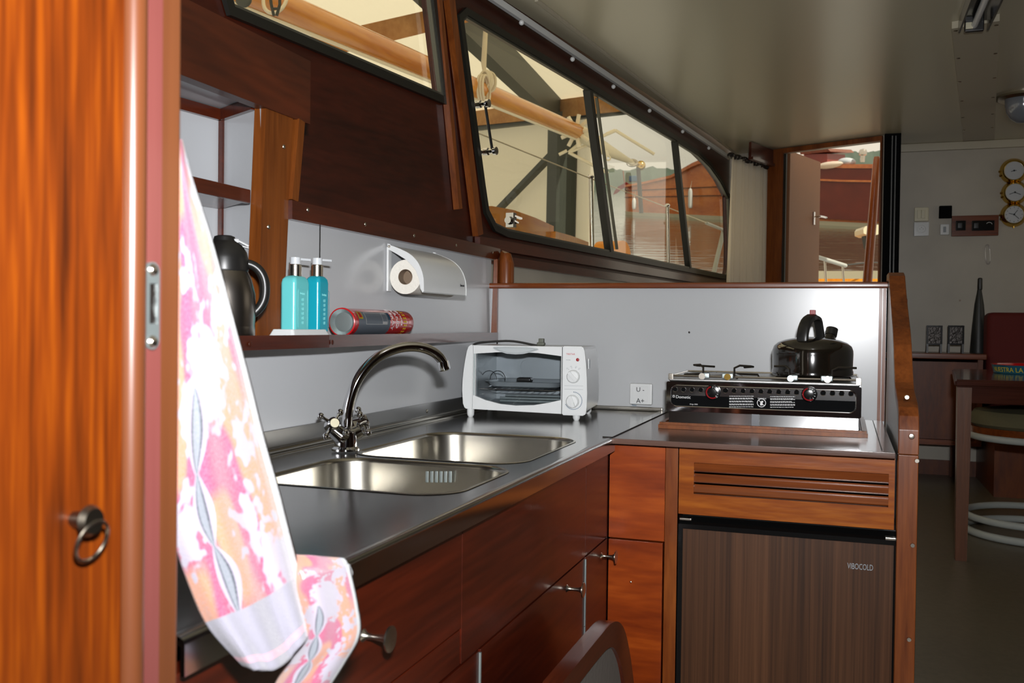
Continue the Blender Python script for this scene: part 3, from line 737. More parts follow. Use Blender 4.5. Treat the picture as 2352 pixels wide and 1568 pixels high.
# --- low padded seat back in front of the cabinets
XB = -.42
ob = [(1.25, -1.15), (1.25, -.553), (1.70, -.553), (1.78, -.558), (1.85, -.585), (1.90, -.63), (1.96, -.72), (2.02, -.86), (2.06, -1.15)]
ob = [(p.x, p.y) for p in chaikin([Vector(q) for q in ob], 2)]
ib = [(1.29, -1.12), (1.29, -.59), (1.68, -.59), (1.76, -.60), (1.81, -.63), (1.86, -.68), (1.91, -.78), (1.98, -1.12)]
ib = [(p.x, p.y) for p in chaikin([Vector(q) for q in ib], 2)]
ch = thing('padded_seat', 'low seat back with an arched mahogany frame and grey padding before the cabinets', 'seat', (XB, 1.7, 0))
put('frame', slab(bmesh.new(), ob, [ib], V(XB-.015, 0, CZ), V(0, 1, 0), V(0, 0, 1), V(.03, 0, 0)), 'trim_y', ch, ang=30)
put('padding', slab(bmesh.new(), ib, [], V(XB-.01, 0, CZ), V(0, 1, 0), V(0, 0, 1), V(.018, 0, 0)), 'greycloth', ch, smooth=False)
# ================================================================== THINGS ON THE COUNTERS
def onC(px, py, c):
    """vertical plane through c facing the eye"""
    n = Vector((c[0], c[1], 0)).normalized(); return onP(px, py, Vector(c), n)
# ---- faucet
fb = V(-.905, 1.635, zc(ZC+.003))
fc = thing('mixer_tap', 'chrome mixer tap with a tall curved spout and two cross handles', 'tap', fb)
fd = V(.76, .65, 0).normalized(); fn = V(-fd.y, fd.x, 0)
def onF(px, py): return onP(px, py, fb, fn)
vd = V(.988, -.15, 0)
body = bmesh.new(); lathe(body, [(.0, 0), (.027, 0), (.027, .004), (.022, .008), (.021, .024), (.019, .036), (.0, .044)], fb, 28)
put('body', body, 'chrome', fc)
def cross(cen, ax, nm):
    ax = ax.normalized(); b_ = bmesh.new()
    tube(b_, [fb+V(0, 0, .026), fb.lerp(cen, .55)+V(0, 0, .004), cen-ax*.020], [.017, .0165, .014], 18)
    put('valve', b_, 'chrome', fc)
    h = bmesh.new(); lathe(h, [(0, -.020), (.012, -.018), (.010, -.006), (.012, 0), (.0125, .007), (.010, .010), (0, .010)], cen, 20, ax)
    u = ax.cross(V(0, 0, 1)).normalized(); v_ = ax.cross(u)
    for k in range(4):
        a = PI/4+k*PI/2 + .15; d = u*math.cos(a)+v_*math.sin(a)
        tube(h, [cen+d*.008, cen+d*.018, cen+d*.024], [.0045, .003, .0036], 10); ball(h, cen+d*.028, .0068)
    put(nm, h, 'chrome', fc)
    return ax
cL = onC(765, 974, fb+V(.01, -.035, 0)); cR = onC(834, 967, fb+V(.03, .045, 0))
axL = cross(cL, V(.72, -.62, .35), 'cross_handle'); cross(cR, V(.80, .45, .42), 'cross_handle')
put('index_disc', lathe(bmesh.new(), [(0, .0115), (.0085, .0112), (.009, .0095)], cL, 20, axL), 'cplastic', fc)
sp_px = [(796, 1000), (797, 975), (799, 945), (806, 912), (817, 880), (834, 852), (857, 828), (884, 810), (914, 799), (944, 795), (972, 798), (996, 808), (1012, 822), (1019, 838)]
sp_pts = chaikin([onF(*p) for p in sp_px], 2)
put('spout', tube(bmesh.new(), sp_pts, .0100, 20), 'chrome', fc)
ae = bmesh.new(); e1 = onF(1018, 836); e2 = onF(1021, 850)
dn = (e2-e1).normalized(); lathe(ae, [(0, -.006), (.0118, -.006), (.0122, .0), (.0118, .011), (.010, .013), (0, .012)], e1, 24, dn)
put('aerator', ae, 'chrome', fc)

# ---- mini oven
OR = math.radians(6.5)
oO = onY(1061, 945, 2.385); ox = V(math.cos(OR), math.sin(OR), 0); on_ = V(-math.sin(OR), math.cos(OR), 0)
pe = onP(1348, 945, oO, on_); OW = (pe-oO).dot(ox); k_ = OW/1675.0
ov_ = thing('mini_oven', 'white countertop mini oven with a glass door and two round dials', 'oven', (oO.x, oO.y, zc(ZC)), OR)
Z0 = .021
def oc_(cx, cy): return ((cx-125)*k_, Z0+(1205-cy)*k_)
def O3(cx, cy, y=0): a, b = oc_(cx, cy); return V(a, y, b)
olf = [(250, 1200), (165, 1195), (138, 1130), (125, 950), (130, 800), (145, 660), (165, 530), (185, 430), (205, 375), (238, 345)]
ort = [(1735, 345), (1758, 400), (1778, 560), (1793, 750), (1800, 950), (1796, 1120), (1780, 1200)]
outl = [oc_(*p) for p in olf+ort]
rct = [oc_(*p) for p in ((300, 1150), (300, 400), (1462, 400), (1462, 1150))]
OX, OZ = V(1, 0, 0), V(0, 0, 1)
M['ovenbody'] = flat('silvery_white_enamel', '#c6c8ca', .28, .35)
K = dict(world=False)
put('body', slab(bmesh.new(), grow(outl, -.002), [rct], V(0, .014, 0), OX, OZ, V(0, .235, 0)), 'ovenbody', ov_, ang=30, **K)
put('back_panel', slab(bmesh.new(), grow(outl, -.004), [], V(0, .245, 0), OX, OZ, V(0, .008, 0)), 'ovenbody', ov_, **K)
cav = bmesh.new(); a0, b0_ = oc_(302, 1148); a1, b1_ = oc_(1460, 402)
bxs = slab(cav, [(a0, b0_), (a0, b1_), (a1, b1_), (a1, b0_)], [[(a0+.001, b0_+.001), (a0+.001, b1_-.001), (a1-.001, b1_-.001), (a1-.001, b0_+.001)]], V(0, .016, 0), OX, OZ, V(0, .225, 0))
box(cav, a0, a1, .239, .241, b0_, b1_)
put('cavity', cav, 'ovenin', ov_, smooth=False, **K)
cv2 = bmesh.new(); slab(cv2, rrect(a0+.07, a1-.01, b0_+.055, b1_-.03, .02), [rrect(a0+.074, a1-.014, b0_+.059, b1_-.034, .018)], V(0, .234, 0), OX, OZ, V(0, .004, 0))
put('pressed_rib', cv2, 'ovenin', ov_, **K)
lc = [oc_(*p) for p in olf]+[oc_(266, 345), oc_(266, 1200)]
cf = bmesh.new(); slab(cf, lc, [], V(0, -.002, 0), OX, OZ, V(0, .018, 0)); bmesh.ops.bevel(cf, geom=[e for e in cf.edges if e.calc_face_angle(0) > .5], offset=.002, segments=2, affect='EDGES')
put('front_column', cf, 'wplastic', ov_, **K)
rc_ = [oc_(1476, 1240), oc_(1476, 345)]+[oc_(*p) for p in ort[:-1]]+[oc_(1785, 1210), oc_(1765, 1240)]
cf = bmesh.new(); slab(cf, rc_, [], V(0, -.004, 0), OX, OZ, V(0, .020, 0)); bmesh.ops.bevel(cf, geom=[e for e in cf.edges if e.calc_face_angle(0) > .5], offset=.0025, segments=2, affect='EDGES')
cpn = put('control_panel', cf, 'wplastic', ov_, **K)
dout = [oc_(*p) for p in ((274, 1198), (274, 352), (1466, 352), (1466, 1225))]
din = [(308, 462), (600, 440), (860, 432), (1150, 440), (1458, 475), (1458, 1045)] + [(1300, 1085), (1100, 1122), (860, 1135), (650, 1120), (450, 1075), (308, 1022)]
door = put('door', slab(bmesh.new(), dout, [[oc_(*p) for p in din]], V(0, -.003, 0), OX, OZ, V(0, .014, 0)), 'wplastic', ov_, smooth=False, **K)
put('door_glass', slab(bmesh.new(), grow([oc_(*p) for p in din], .001), [], V(0, .003, 0), OX, OZ, V(0, .001, 0)), 'ovenglass', door, **K)
hdl = [(550, 372), (700, 362), (1000, 362), (1160, 380), (1160, 398), (1060, 430), (960, 455), (860, 462), (740, 455), (640, 425), (560, 392)]
hb3 = bmesh.new(); slab(hb3, [oc_(*p) for p in hdl], [], V(0, -.016, 0), OX, OZ, V(0, .014, 0)); bmesh.ops.bevel(hb3, geom=[e for e in hb3.edges if e.calc_face_angle(0) > .5], offset=.0035, segments=3, affect='EDGES')
put('handle', hb3, flat('clear_grey_handle', '#b4babc', .12), door, **K)
put('side_strip', B((285-125)*k_, (300-125)*k_, -.0045, -.002, oc_(0, 1015)[1], oc_(0, 462)[1]), 'alu', door, **K)
for cy, cen in ((735, (1618, 735)), (1058, (1612, 1058))):
    c_ = O3(cen[0], cen[1], -.004); kb2 = bmesh.new()
    lathe(kb2, [(88*k_, 0), (84*k_, .006), (70*k_, .009), (0, .010)], c_, 28, V(0, -1, 0))
    tilt = -.75 if cy < 900 else -.35
    dv = V(math.sin(tilt), 0, math.cos(tilt)); bar(kb2, c_-dv*75*k_+V(0, -.012, 0), c_+dv*75*k_+V(0, -.012, 0), 40*k_, .008, V(0, 1, 0))
    put('dial', kb2, 'wplastic', cpn, label='upper dial' if cy < 900 else 'lower dial', **K)
def otx(s, cx, cy, size, mt, nm='lettering'):
    put(nm, text_bm(s, size, m4(O3(cx, cy, -.0045), (1, 0, 0), (0, 0, 1)), .0002), mt, cpn, smooth=False, **K)
otx('TRISTAR', 1522, 456, .0062, 'rprint'); otx('POWER', 1522, 528, .0034, 'gprint')
put('power_light', lathe(bmesh.new(), [(.0045, 0), (.004, .0015), (0, .002)], O3(1673, 517, -.004), 16, V(0, -1, 0)), 'red', cpn, **K)
mk = bmesh.new()
for (x_, y_) in ((1560, 645), (1600, 625), (1648, 622), (1690, 640)): p = O3(x_, y_, -.0046); box(mk, p.x-.0006, p.x+.0006, p.y, p.y+.0004, p.z-.001, p.z+.001)
for (x_, y_) in ((1540, 632), (1588, 606), (1655, 610), (1700, 628)):
    p = O3(x_, y_, -.0046); slab(mk, [(p.x-.002, p.z-.0014), (p.x+.002, p.z-.0014), (p.x+.002, p.z+.0014), (p.x-.002, p.z+.0014)], [[(p.x-.0016, p.z-.001), (p.x+.0016, p.z-.001), (p.x+.0016, p.z+.001), (p.x-.0016, p.z+.001)]], V(0, p.y, 0), OX, OZ, V(0, .0003, 0))
for y_ in (855, 900): p = O3(1505, y_, -.0046); q_ = O3(1750, y_, -.0046); box(mk, p.x, q_.x, p.y, p.y+.0004, p.z-.0003, p.z+.0003)
put_split('dial_mark', mk, 'gprint', cpn, **K)
ar = bmesh.new(); cc_ = O3(1625, 1048, -.0046)
for k in range(26):
    a = math.radians(88-k*9.6); d = V(math.cos(a), 0, math.sin(a)); bar(ar, cc_+d*.0215, cc_+d*.0238, .0020, .0003, V(0, 1, 0))
put('timer_scale', ar, 'bprint', cpn, **K)
ft = bmesh.new()
for fx_, fy_ in ((230, .012), (1655, .012), (230, .225), (1655, .225)): lathe(ft, [(0, 0), (.006, .0), (.0095, .006), (.010, .014), (.010, .024)], V((fx_-125)*k_, fy_, 0), 16)
put_split('foot', ft, 'wplastic', ov_, **K)
stv = bmesh.new(); box(stv, OW-.0025, OW-.0005, .030, .055, .135, .162); put('barcode_sticker', stv, 'wplastic', ov_, **K)
stb = bmesh.new()
for k in range(9): box(stb, OW-.0006, OW-.0002, .032+k*.0024, .0332+k*.0024, .138, .158)
put('barcode_bars', stb, 'gprint', ov_, **K)
rk = bmesh.new()
tube(rk, [V(a0+.006, .02, .076), V(a1-.004, .02, .076)], .0012, 8)
for k in range(13): xx = a0+.01+k*(a1-a0-.02)/12; tube(rk, [V(xx, .02, .0765), V(xx, .22, .0765)], .0009, 6)
put('wire_rack', rk, 'chrome', ov_, label='chrome wire rack', **K)
trp = bmesh.new(); rings = []
for ins_, z_ in ((-.004, .096), (0, .096), (.003, .094), (.008, .083), (.018, .0785), (.06, .0785)):
    rings.append([trp.verts.new(V(a, b, z_)) for a, b in rrect(a0+.018+ins_, a1-.008-ins_, .03+ins_, .21-ins_, .03, 6)])
for a, b in zip(rings, rings[1:]):
    for k in range(len(a)): trp.faces.new((a[k], a[(k+1) % len(a)], b[(k+1) % len(a)], b[k]))
trp.faces.new(rings[-1]); put('baking_tray', trp, 'ovenin', ov_, label='grey baking tray', **K)
hr = bmesh.new()
for yy, zz in ((.08, .048), (.15, .050), (.08, .040)): tube(hr, [V(a0+.05, yy, zz), V(a1, yy, zz)], .0035, 10)
put_split('heating_rod', hr, 'alu', ov_, **K)
tg = bmesh.new()
for xx in (.055, .078):
    tube(tg, [V(xx+.022*math.cos(a), .06+xx*.3, .098+.024*math.sin(a)) for a in [PI*k/12 for k in range(13)]], .0012, 6)
put_split('wire_hoop', tg, 'chrome', ov_, **K)
gl = bmesh.new(); box(gl, .135, .175, .06, .10, .094, .106, .005); put('black_grip', gl, 'blackm', ov_, **K)
# cable lying on the oven (own thing)
cpts = chaikin([onC(x_, y_, oO+on_*.10+ox*.15) for x_, y_ in ((1080, 797), (1092, 788), (1120, 785), (1168, 782), (1198, 786), (1225, 792), (1238, 794))], 2)
cbt = thing('power_cable', 'black power cable with a grey plug lying on the mini oven', 'cable', cpts[0])
put('cord', tube(bmesh.new(), cpts, .0032, 10), 'blackm', cbt)
q = onC(1243, 787, oO+on_*.10+ox*.15)
pg = bmesh.new(); box(pg, q.x-.011, q.x+.011, q.y-.010, q.y+.010, q.z-.008, q.z+.002, .004); box(pg, q.x-.006, q.x+.008, q.y-.008, q.y+.008, q.z, q.z+.012, .002)
put('plug', pg, flat('grey_green_rubber', '#5f6258', .5), cbt)

# ---- cooker
SY = 2.375
cx0, cx1 = onY(1531, 900, SY).x, onY(1979, 900, SY).x
ct, cbz = -.1335, -.2065
ck = thing('cooker', 'polished steel two-burner cooker with pot clamps and a black front label', 'cooker', ((cx0+cx1)/2, SY, zc(ZC)))
cb1 = bmesh.new(); box(cb1, cx0, cx1, SY+.004, 2.70, zc(cbz), zc(ct), .003)
put('body', cb1, 'chrome', ck)
put('plinth', prism(bmesh.new(), [V(cx0+.006, SY+.008, zc(cbz)), V(cx1-.006, SY+.008, zc(cbz)), V(cx1-.006, SY+.002, zc(ZC+.001)), V(cx0+.006, SY+.002, zc(ZC+.001))], (0, .30, 0)), 'plate', ck, smooth=False)
mid = (cx0+cx1)/2-.012
put('plinth_joint', B(mid-.0085, mid+.0085, SY-.0035, SY+.002, zc(ZC+.002), zc(cbz)), flat('grey_bracket', '#63656a', .45), ck)
put('joint_slot', B(mid-.0075, mid+.0075, SY-.0045, SY-.003, zc(ZC+.0095), zc(ZC+.012)), 'black', ck)
put('top_sheet', B(cx0+.004, cx1-.004, SY+.006, 2.69, zc(ct), zc(ct+.008), .003), 'steel_up', ck)
fl_ = rrect(cx0+.012, cx1-.012, cbz+.012, ct-.009, .014, 6)
pnl = put('front_plate', slab(bmesh.new(), rrect(cx0, cx1, cbz, ct, .004, 3), [fl_], V(0, SY-.002, CZ), V(1, 0, 0), V(0, 0, 1), V(0, .006, 0)), 'chrome', ck)
inner = slab(bmesh.new(), grow(fl_, .001), [], V(0, SY+.002, CZ), V(1, 0, 0), V(0, 0, 1), V(0, .002, 0))
put('recessed_strip', inner, 'plate', pnl)
rimb = bmesh.new(); tube(rimb, [V(a, SY-.0015, zc(b)) for a, b in fl_], .0013, 8, closed=True); put('pressed_rim', rimb, 'chrome', pnl)
fl2 = [(a, min(b, ct-.0335)) for a, b in grow(fl_, -.0015)]
put('black_label', slab(bmesh.new(), [q_ for i, q_ in enumerate(fl2) if i == 0 or (abs(q_[0]-fl2[i-1][0])+abs(q_[1]-fl2[i-1][1])) > 1e-4], [], V(0, SY+.0008, CZ), V(1, 0, 0), V(0, 0, 1), V(0, .0010, 0)), 'label', pnl, smooth=False)
hls = bmesh.new(); hrm = bmesh.new()
def crp(x, y): return (1400+x/3.267, 650+y/3.267)
for hx in (493, 555, 619, 685, 870, 935, 1002, 1069, 1136, 1202, 1270, 1337, 1404, 1603, 1673, 1742, 1812):
    hy = 797+(hx-493)*33/1319; p = onY(*crp(hx, hy), SY+.0016)
    lathe(hls, [(0, .0002), (.0058, .0002), (.0058, -.001)], p, 18, V(0, -1, 0)); tube(hrm, [p+V(.0060*math.cos(2*PI*k/18), -.0004, .0060*math.sin(2*PI*k/18)) for k in range(18)], .0006, 6, closed=True)
put('vent_hole', hls, 'label', pnl, kind='stuff'); put('hole_rim', hrm, 'chrome', pnl, kind='stuff')
for kx, ky in ((775, 818), (1500, 832)):
    p = onY(*crp(kx, ky), SY-.003); kb3 = bmesh.new()
    lathe(kb3, [(.0182, -.005), (.0182, .006), (.017, .008), (.011, .009), (.010, .016), (0, .017)], p, 32, V(0, -1, 0))
    kn_ = put('dial', kb3, 'blackg', ck, label='black dial with a red arc')
    ra = bmesh.new(); tube(ra, [p+V(.0142*math.cos(math.radians(a)), -.0092, .0142*math.sin(math.radians(a))) for a in range(105, 306, 10)], .0016, 8); put('red_arc', ra, 'red', kn_)
    tkm = bmesh.new()
    for a in (85, 60, 35, 10, -18, -45): d = V(math.cos(math.radians(a)), 0, math.sin(math.radians(a))); bar(tkm, p+d*.0115+V(0, -.0095, 0), p+d*.0145+V(0, -.0095, 0), .0010, .0006, V(0, 1, 0))
    put('tick_marks', tkm, 'wprint', kn_)
p = onY(1552, 914, SY+.0006); put('lettering', text_bm('Dometic', .0105, m4(p, (1, 0, 0), (0, 0, 1)), .0002), 'wprint', pnl, smooth=False)
p = onY(1584, 929, SY+.0006); put('lettering', text_bm('Origo 3000', .0042, m4(p, (1, 0, 0), (0, 0, 1)), .0002), 'wprint', pnl, smooth=False)
p = onY(1740, 916, SY+.0006); put('lettering', text_bm('WARNING', .0042, m4(p, (1, 0, 0), (0, 0, 1)), .0002), 'wprint', pnl, smooth=False)
lg = bmesh.new(); p = onY(1545, 908, SY+.0006); slab(lg, [(p.x, p.z-.0045), (p.x+.005, p.z-.0045), (p.x+.005, p.z+.001), (p.x, p.z+.001)], [[(p.x+.001, p.z-.0035), (p.x+.004, p.z-.0035), (p.x+.004, p.z-.0002), (p.x+.001, p.z-.0002)]], V(0, p.y, 0), V(1, 0, 0), V(0, 0, 1), V(0, .0003, 0))
put('logo', lg, 'wprint', pnl, smooth=False); lg = bmesh.new()
p = onY(1749, 925, SY+.0006); slab(lg, [(p.x+.0105*math.cos(a), p.z+.0105*math.sin(a)) for a in [2*PI*k/28 for k in range(28)]], [[(p.x+.0090*math.cos(a), p.z+.0090*math.sin(a)) for a in [2*PI*k/28 for k in range(28)]]], V(0, p.y, 0), V(1, 0, 0), V(0, 0, 1), V(0, .0003, 0))
bar(lg, p+V(-.0066, 0, .0066), p+V(.0066, 0, -.0066), .0013, .0003, V(0, 1, 0)); box(lg, p.x-.003, p.x+.0025, p.y, p.y+.0003, p.z-.006, p.z+.001); box(lg, p.x-.001, p.x+.004, p.y, p.y+.0003, p.z+.001, p.z+.005)
rnd = random.Random(3)
put('warning_emblem', lg, 'wprint', pnl, smooth=False)
for (lx0, lx1) in ((1675, 1731), (1769, 1826)):
    lg = bmesh.new()
    for r_ in range(8):
        yy_ = 909.5+r_*3.3+(1.2 if r_ % 2 else 0)+(lx0-1675)*.012
        xx_ = lx0
        while xx_ < lx1-(8*rnd.random() if r_ % 2 else 0):
            ln = 2.5+4*rnd.random(); p = onY(xx_, yy_, SY+.0006); q_ = onY(min(xx_+ln, lx1), yy_, SY+.0006); box(lg, p.x, q_.x, p.y, p.y+.0003, p.z-.0006, p.z+.0006); xx_ += ln+1.0
    put('small_print', lg, 'wprint', pnl, smooth=False, kind='stuff')
fw_ = bmesh.new()
lx, rx = onY(1519, 984, 2.335).x, onY(1985, 1000, 2.335).x
for (a, b) in (((lx, 2.335), (rx, 2.335)), ((lx, 2.335), (lx, 2.72)), ((rx, 2.335), (rx, 2.72))):
    bar(fw_, (a[0], a[1], zc(ZC+.005)), (b[0], b[1], zc(ZC+.005)), .016, .009); bar(fw_, (a[0], a[1]+(.005 if a[1] == b[1] else 0), zc(ZC+.012)), (b[0], b[1]+(.005 if a[1] == b[1] else 0), zc(ZC+.012)), .010, .007)
put('foot_moulding', fw_, 'post_z', ck, smooth=False, label='wooden moulding round the foot')
# rail, clamps, burner grids
rl_ = bmesh.new(); ra_, rb_ = onY(1541, 862, SY+.010), onY(1972, 873, SY+.010)
tube(rl_, [ra_, rb_], .0028, 10)
for p in (ra_, rb_): box(rl_, p.x-.006, p.x+.006, p.y-.004, p.y+.004, zc(ct+.004), p.z+.005, .001)
rbk = [V(ra_.x, 2.66, ra_.z), V(rb_.x, 2.66, rb_.z)]; tube(rl_, rbk, .0026, 8); tube(rl_, [ra_, rbk[0]], .0026, 8); tube(rl_, [rb_, rbk[1]], .0026, 8)
put('rail', rl_, 'nickel', ck)
ZT_ = ra_.z
M['wire'] = flat('dark_steel_wire', '#55504a', .25, .9)
for cxp, sgn, mt in ((1615, -1, 'nickel'), (1673, 1, 'brass'), (1817, -1, 'alu'), (1901, 1, 'nickel')):
    yp = 861+(cxp-1541)*11/431; p = onY(cxp, yp, SY+.008)
    cl_ = bmesh.new(); lathe(cl_, [(0, .022), (.0078, .022), (.0082, .018), (.007, .012), (.007, -.012), (0, -.012)], p, 18, V(0, -1, 0))
    cm = put('clamp_knob', cl_, mt, ck)
    box_ = bmesh.new(); box(box_, p.x-.002 if sgn < 0 else p.x-.016, p.x+.016 if sgn < 0 else p.x+.012, p.y-.006, p.y+.008, p.z-.006, p.z+.008, .003); put('clamp_block', box_, 'alu', cm)
    hx_ = p.x+(.000 if sgn < 0 else .014)+(0 if cxp < 1700 else 0)
    top = p.z+.028
    wr = bmesh.new(); w_ = [V(hx_, p.y, p.z), V(hx_, p.y, top), V(hx_+sgn*-0+ (-.033 if sgn < 0 else .05), p.y+.02, top-.003), V(hx_+(.02 if sgn < 0 else .018), p.y+.06, top-.007)]
    if cxp > 1700: w_ = [V(hx_-.004, p.y, p.z), V(hx_-.004, p.y, top), V(hx_+(-.04 if sgn < 0 else .05), p.y+.015, top-.001)]
    tube(wr, chaikin(w_, 1), .0027, 8); put('clamp_wire', wr, 'wire', cm)
for bx in (cx0+.115, -.075):
    gw = bmesh.new(); c_ = V(bx, 2.53, ZT_-.002)
    tube(gw, [c_+V(.052*math.cos(2*PI*k/32), .052*math.sin(2*PI*k/32), -.004) for k in range(32)], .0035, 8, closed=True)
    for k in range(4):
        a = k*PI/2+.5; d = V(math.cos(a), math.sin(a), 0); tube(gw, [c_+d*.03+V(0, 0, -.008), c_+d*.035+V(0, 0, .003), c_+d*.10+V(0, 0, .001), c_+d*.105+V(0, 0, -.008)], .0028, 8)
    put('burner_grid', gw, 'wire', ck)
    put('burner', lathe(bmesh.new(), [(0, .010), (.035, .009), (.05, .004), (.06, 0)], V(bx, 2.53, zc(ct+.0075)), 28), 'steel_up', ck)

# ---- kettle
kc = V(-.077, 2.53, ZT_+.003)
kt = thing('kettle', 'black flat-bottomed kettle with an arched handle standing on the right burner', 'kettle', kc)
kp = [(0, 0), (.094, 0), (.0985, .004), (.0985, .012), (.097, .016), (.098, .055), (.0975, .064), (.094, .074), (.084, .083), (.066, .090), (.045, .0945), (.02, .097), (0, .0975)]
put('body', lathe(bmesh.new(), kp, kc, 56), 'kettle', kt)
kd = V(.35, .94, 0).normalized(); kw = V(kd.y, -kd.x, 0)
hn_ = bmesh.new()
arc_ = [(-.062, .072), (-.064, .098), (-.056, .122), (-.036, .140), (-.008, .147), (.020, .145), (.032, .14), (.044, .115), (.052, .09), (.054, .082)]
ap = chaikin([kc+kd*a+V(0, 0, b) for a, b in arc_], 1); rows = []
for i, p in enumerate(ap):
    t = (ap[min(i+1, len(ap)-1)]-ap[max(i-1, 0)]).normalized(); nn = kw.cross(t).normalized()
    f_ = i/(len(ap)-1); wd = .013 if f_ < .45 else .010; th = .009 if f_ < .5 else .006
    rows.append([hn_.verts.new(p+kw*sx*wd+nn*sy*th) for sx, sy in ((-1, -.6), (-.6, -1), (.6, -1), (1, -.6), (1, .6), (.6, 1), (-.6, 1), (-1, .6))])
for a, b in zip(rows, rows[1:]):
    for k in range(8): hn_.faces.new((a[k], a[(k+1) % 8], b[(k+1) % 8], b[k]))
hn_.faces.new(rows[0]); hn_.faces.new(rows[-1])
put('handle', hn_, 'blackm', kt, ang=50)
put('spout', tube(bmesh.new(), [kc+kd*.062+kw*.012+V(0, 0, .078), kc+kd*.085+kw*.014+V(0, 0, .105)], [.014, .012], 18), 'kettle', kt)
put('spout_cap', tube(bmesh.new(), [kc+kd*.083+kw*.014+V(0, 0, .101), kc+kd*.092+kw*.014+V(0, 0, .118)], [.015, .015], 18), 'blackm', kt)
tb_ = kc+kd*.0+V(0, 0, .149); put('lever', B(tb_.x-.008, tb_.x+.006, tb_.y-.012, tb_.y+.012, tb_.z-.003, tb_.z+.016, .001), 'red', kt)

# ---- wall socket with scribbled marks
sc_ = thing('wall_socket', 'square white wall box with handwritten marks beside the cooker', 'wall socket', (onY(1474, 905, 2.8).x, 2.79, onY(1474, 928, 2.8).z))
a, b = onY(1449, 879, 2.8), onY(1500, 929, 2.8)
put('box', B(a.x, b.x, 2.782, 2.7995, b.z, a.z, .004), 'wplastic', sc_)
a, b = onY(1453, 886, 2.78), onY(1488, 923, 2.78)
put('cover', B(a.x, b.x, 2.7805, 2.783, b.z, a.z, .0006), 'wplastic', sc_)
put('lettering', text_bm('U -', .019, m4(onY(1461, 899, 2.780), (1, 0, 0), (0, 0, 1)), .0003), 'kprint', sc_, smooth=False)
put('lettering', text_bm('A+', .020, m4(onY(1461, 925, 2.780), (1, 0, 0), (0, 0, 1)), .0003), 'kprint', sc_, smooth=False)
kbm = bmesh.new(); tube(kbm, [onY(1449, 924, 2.795), onY(1453, 930, 2.793), onY(1462, 931, 2.793)], .0008, 6); put('thin_wire', kbm, 'bprint', sc_)
p = onY(1583, 763, 2.7995); one('screw', lathe(bmesh.new(), [(0, .002), (.002, .0015), (.003, 0)], p, 10, V(0, -1, 0)), 'bronze', 'tiny dark screw in the middle of the white bulkhead', 'screw')

# ================================================================== THINGS ON THE SHELF
ZS = -.0262
# ---- vacuum jug
jc = V(-1.000, 1.405, zc(ZS))
jc = V(onC(514, 770, V(-.99, 1.40, 0)).x, onC(514, 770, V(-.99, 1.40, 0)).y, zc(ZS))
jg = thing('vacuum_jug', 'steel vacuum jug with a black lid and handle on the shelf', 'jug', jc)
put('body', lathe(bmesh.new(), [(0, 0), (.050, 0), (.052, .004), (.052, .018), (.0515, .020), (.053, .045), (.052, .075), (.046, .100), (.040, .112), (.039, .118)], jc, 40), flat('dark_brushed_steel', '#8c8680', .3, 1), jg)
put('lid', lathe(bmesh.new(), [(.0395, .112), (.041, .116), (.040, .135), (.037, .146), (.030, .157), (.019, .165), (.017, .172), (.012, .174), (0, .175)], jc, 36), 'blackm', jg)
jcc = jc+V(0, 0, 0)
lv = bmesh.new(); l1, l2, l3 = onC(520, 552, jcc), onC(548, 554, jcc), onC(571, 566, jcc); bar(lv, l1, l2, .018, .006); bar(lv, l2, l3, .014, .003); l4, l5 = onC(545, 563, jcc), onC(571, 570, jcc); bar(lv, l4, l5, .014, .002)
put('lever', lv, 'blackm', jg)
hp_ = chaikin([onC(x_, y_, jcc) for x_, y_ in ((540, 608), (565, 603), (590, 613), (606, 635), (610, 664), (606, 692), (590, 715), (570, 727), (556, 733))], 2)
put('handle', tube(bmesh.new(), hp_, [.007+.0015*math.sin(PI*i/(len(hp_)-1)) for i in range(len(hp_))], 14), 'blackm', jg)
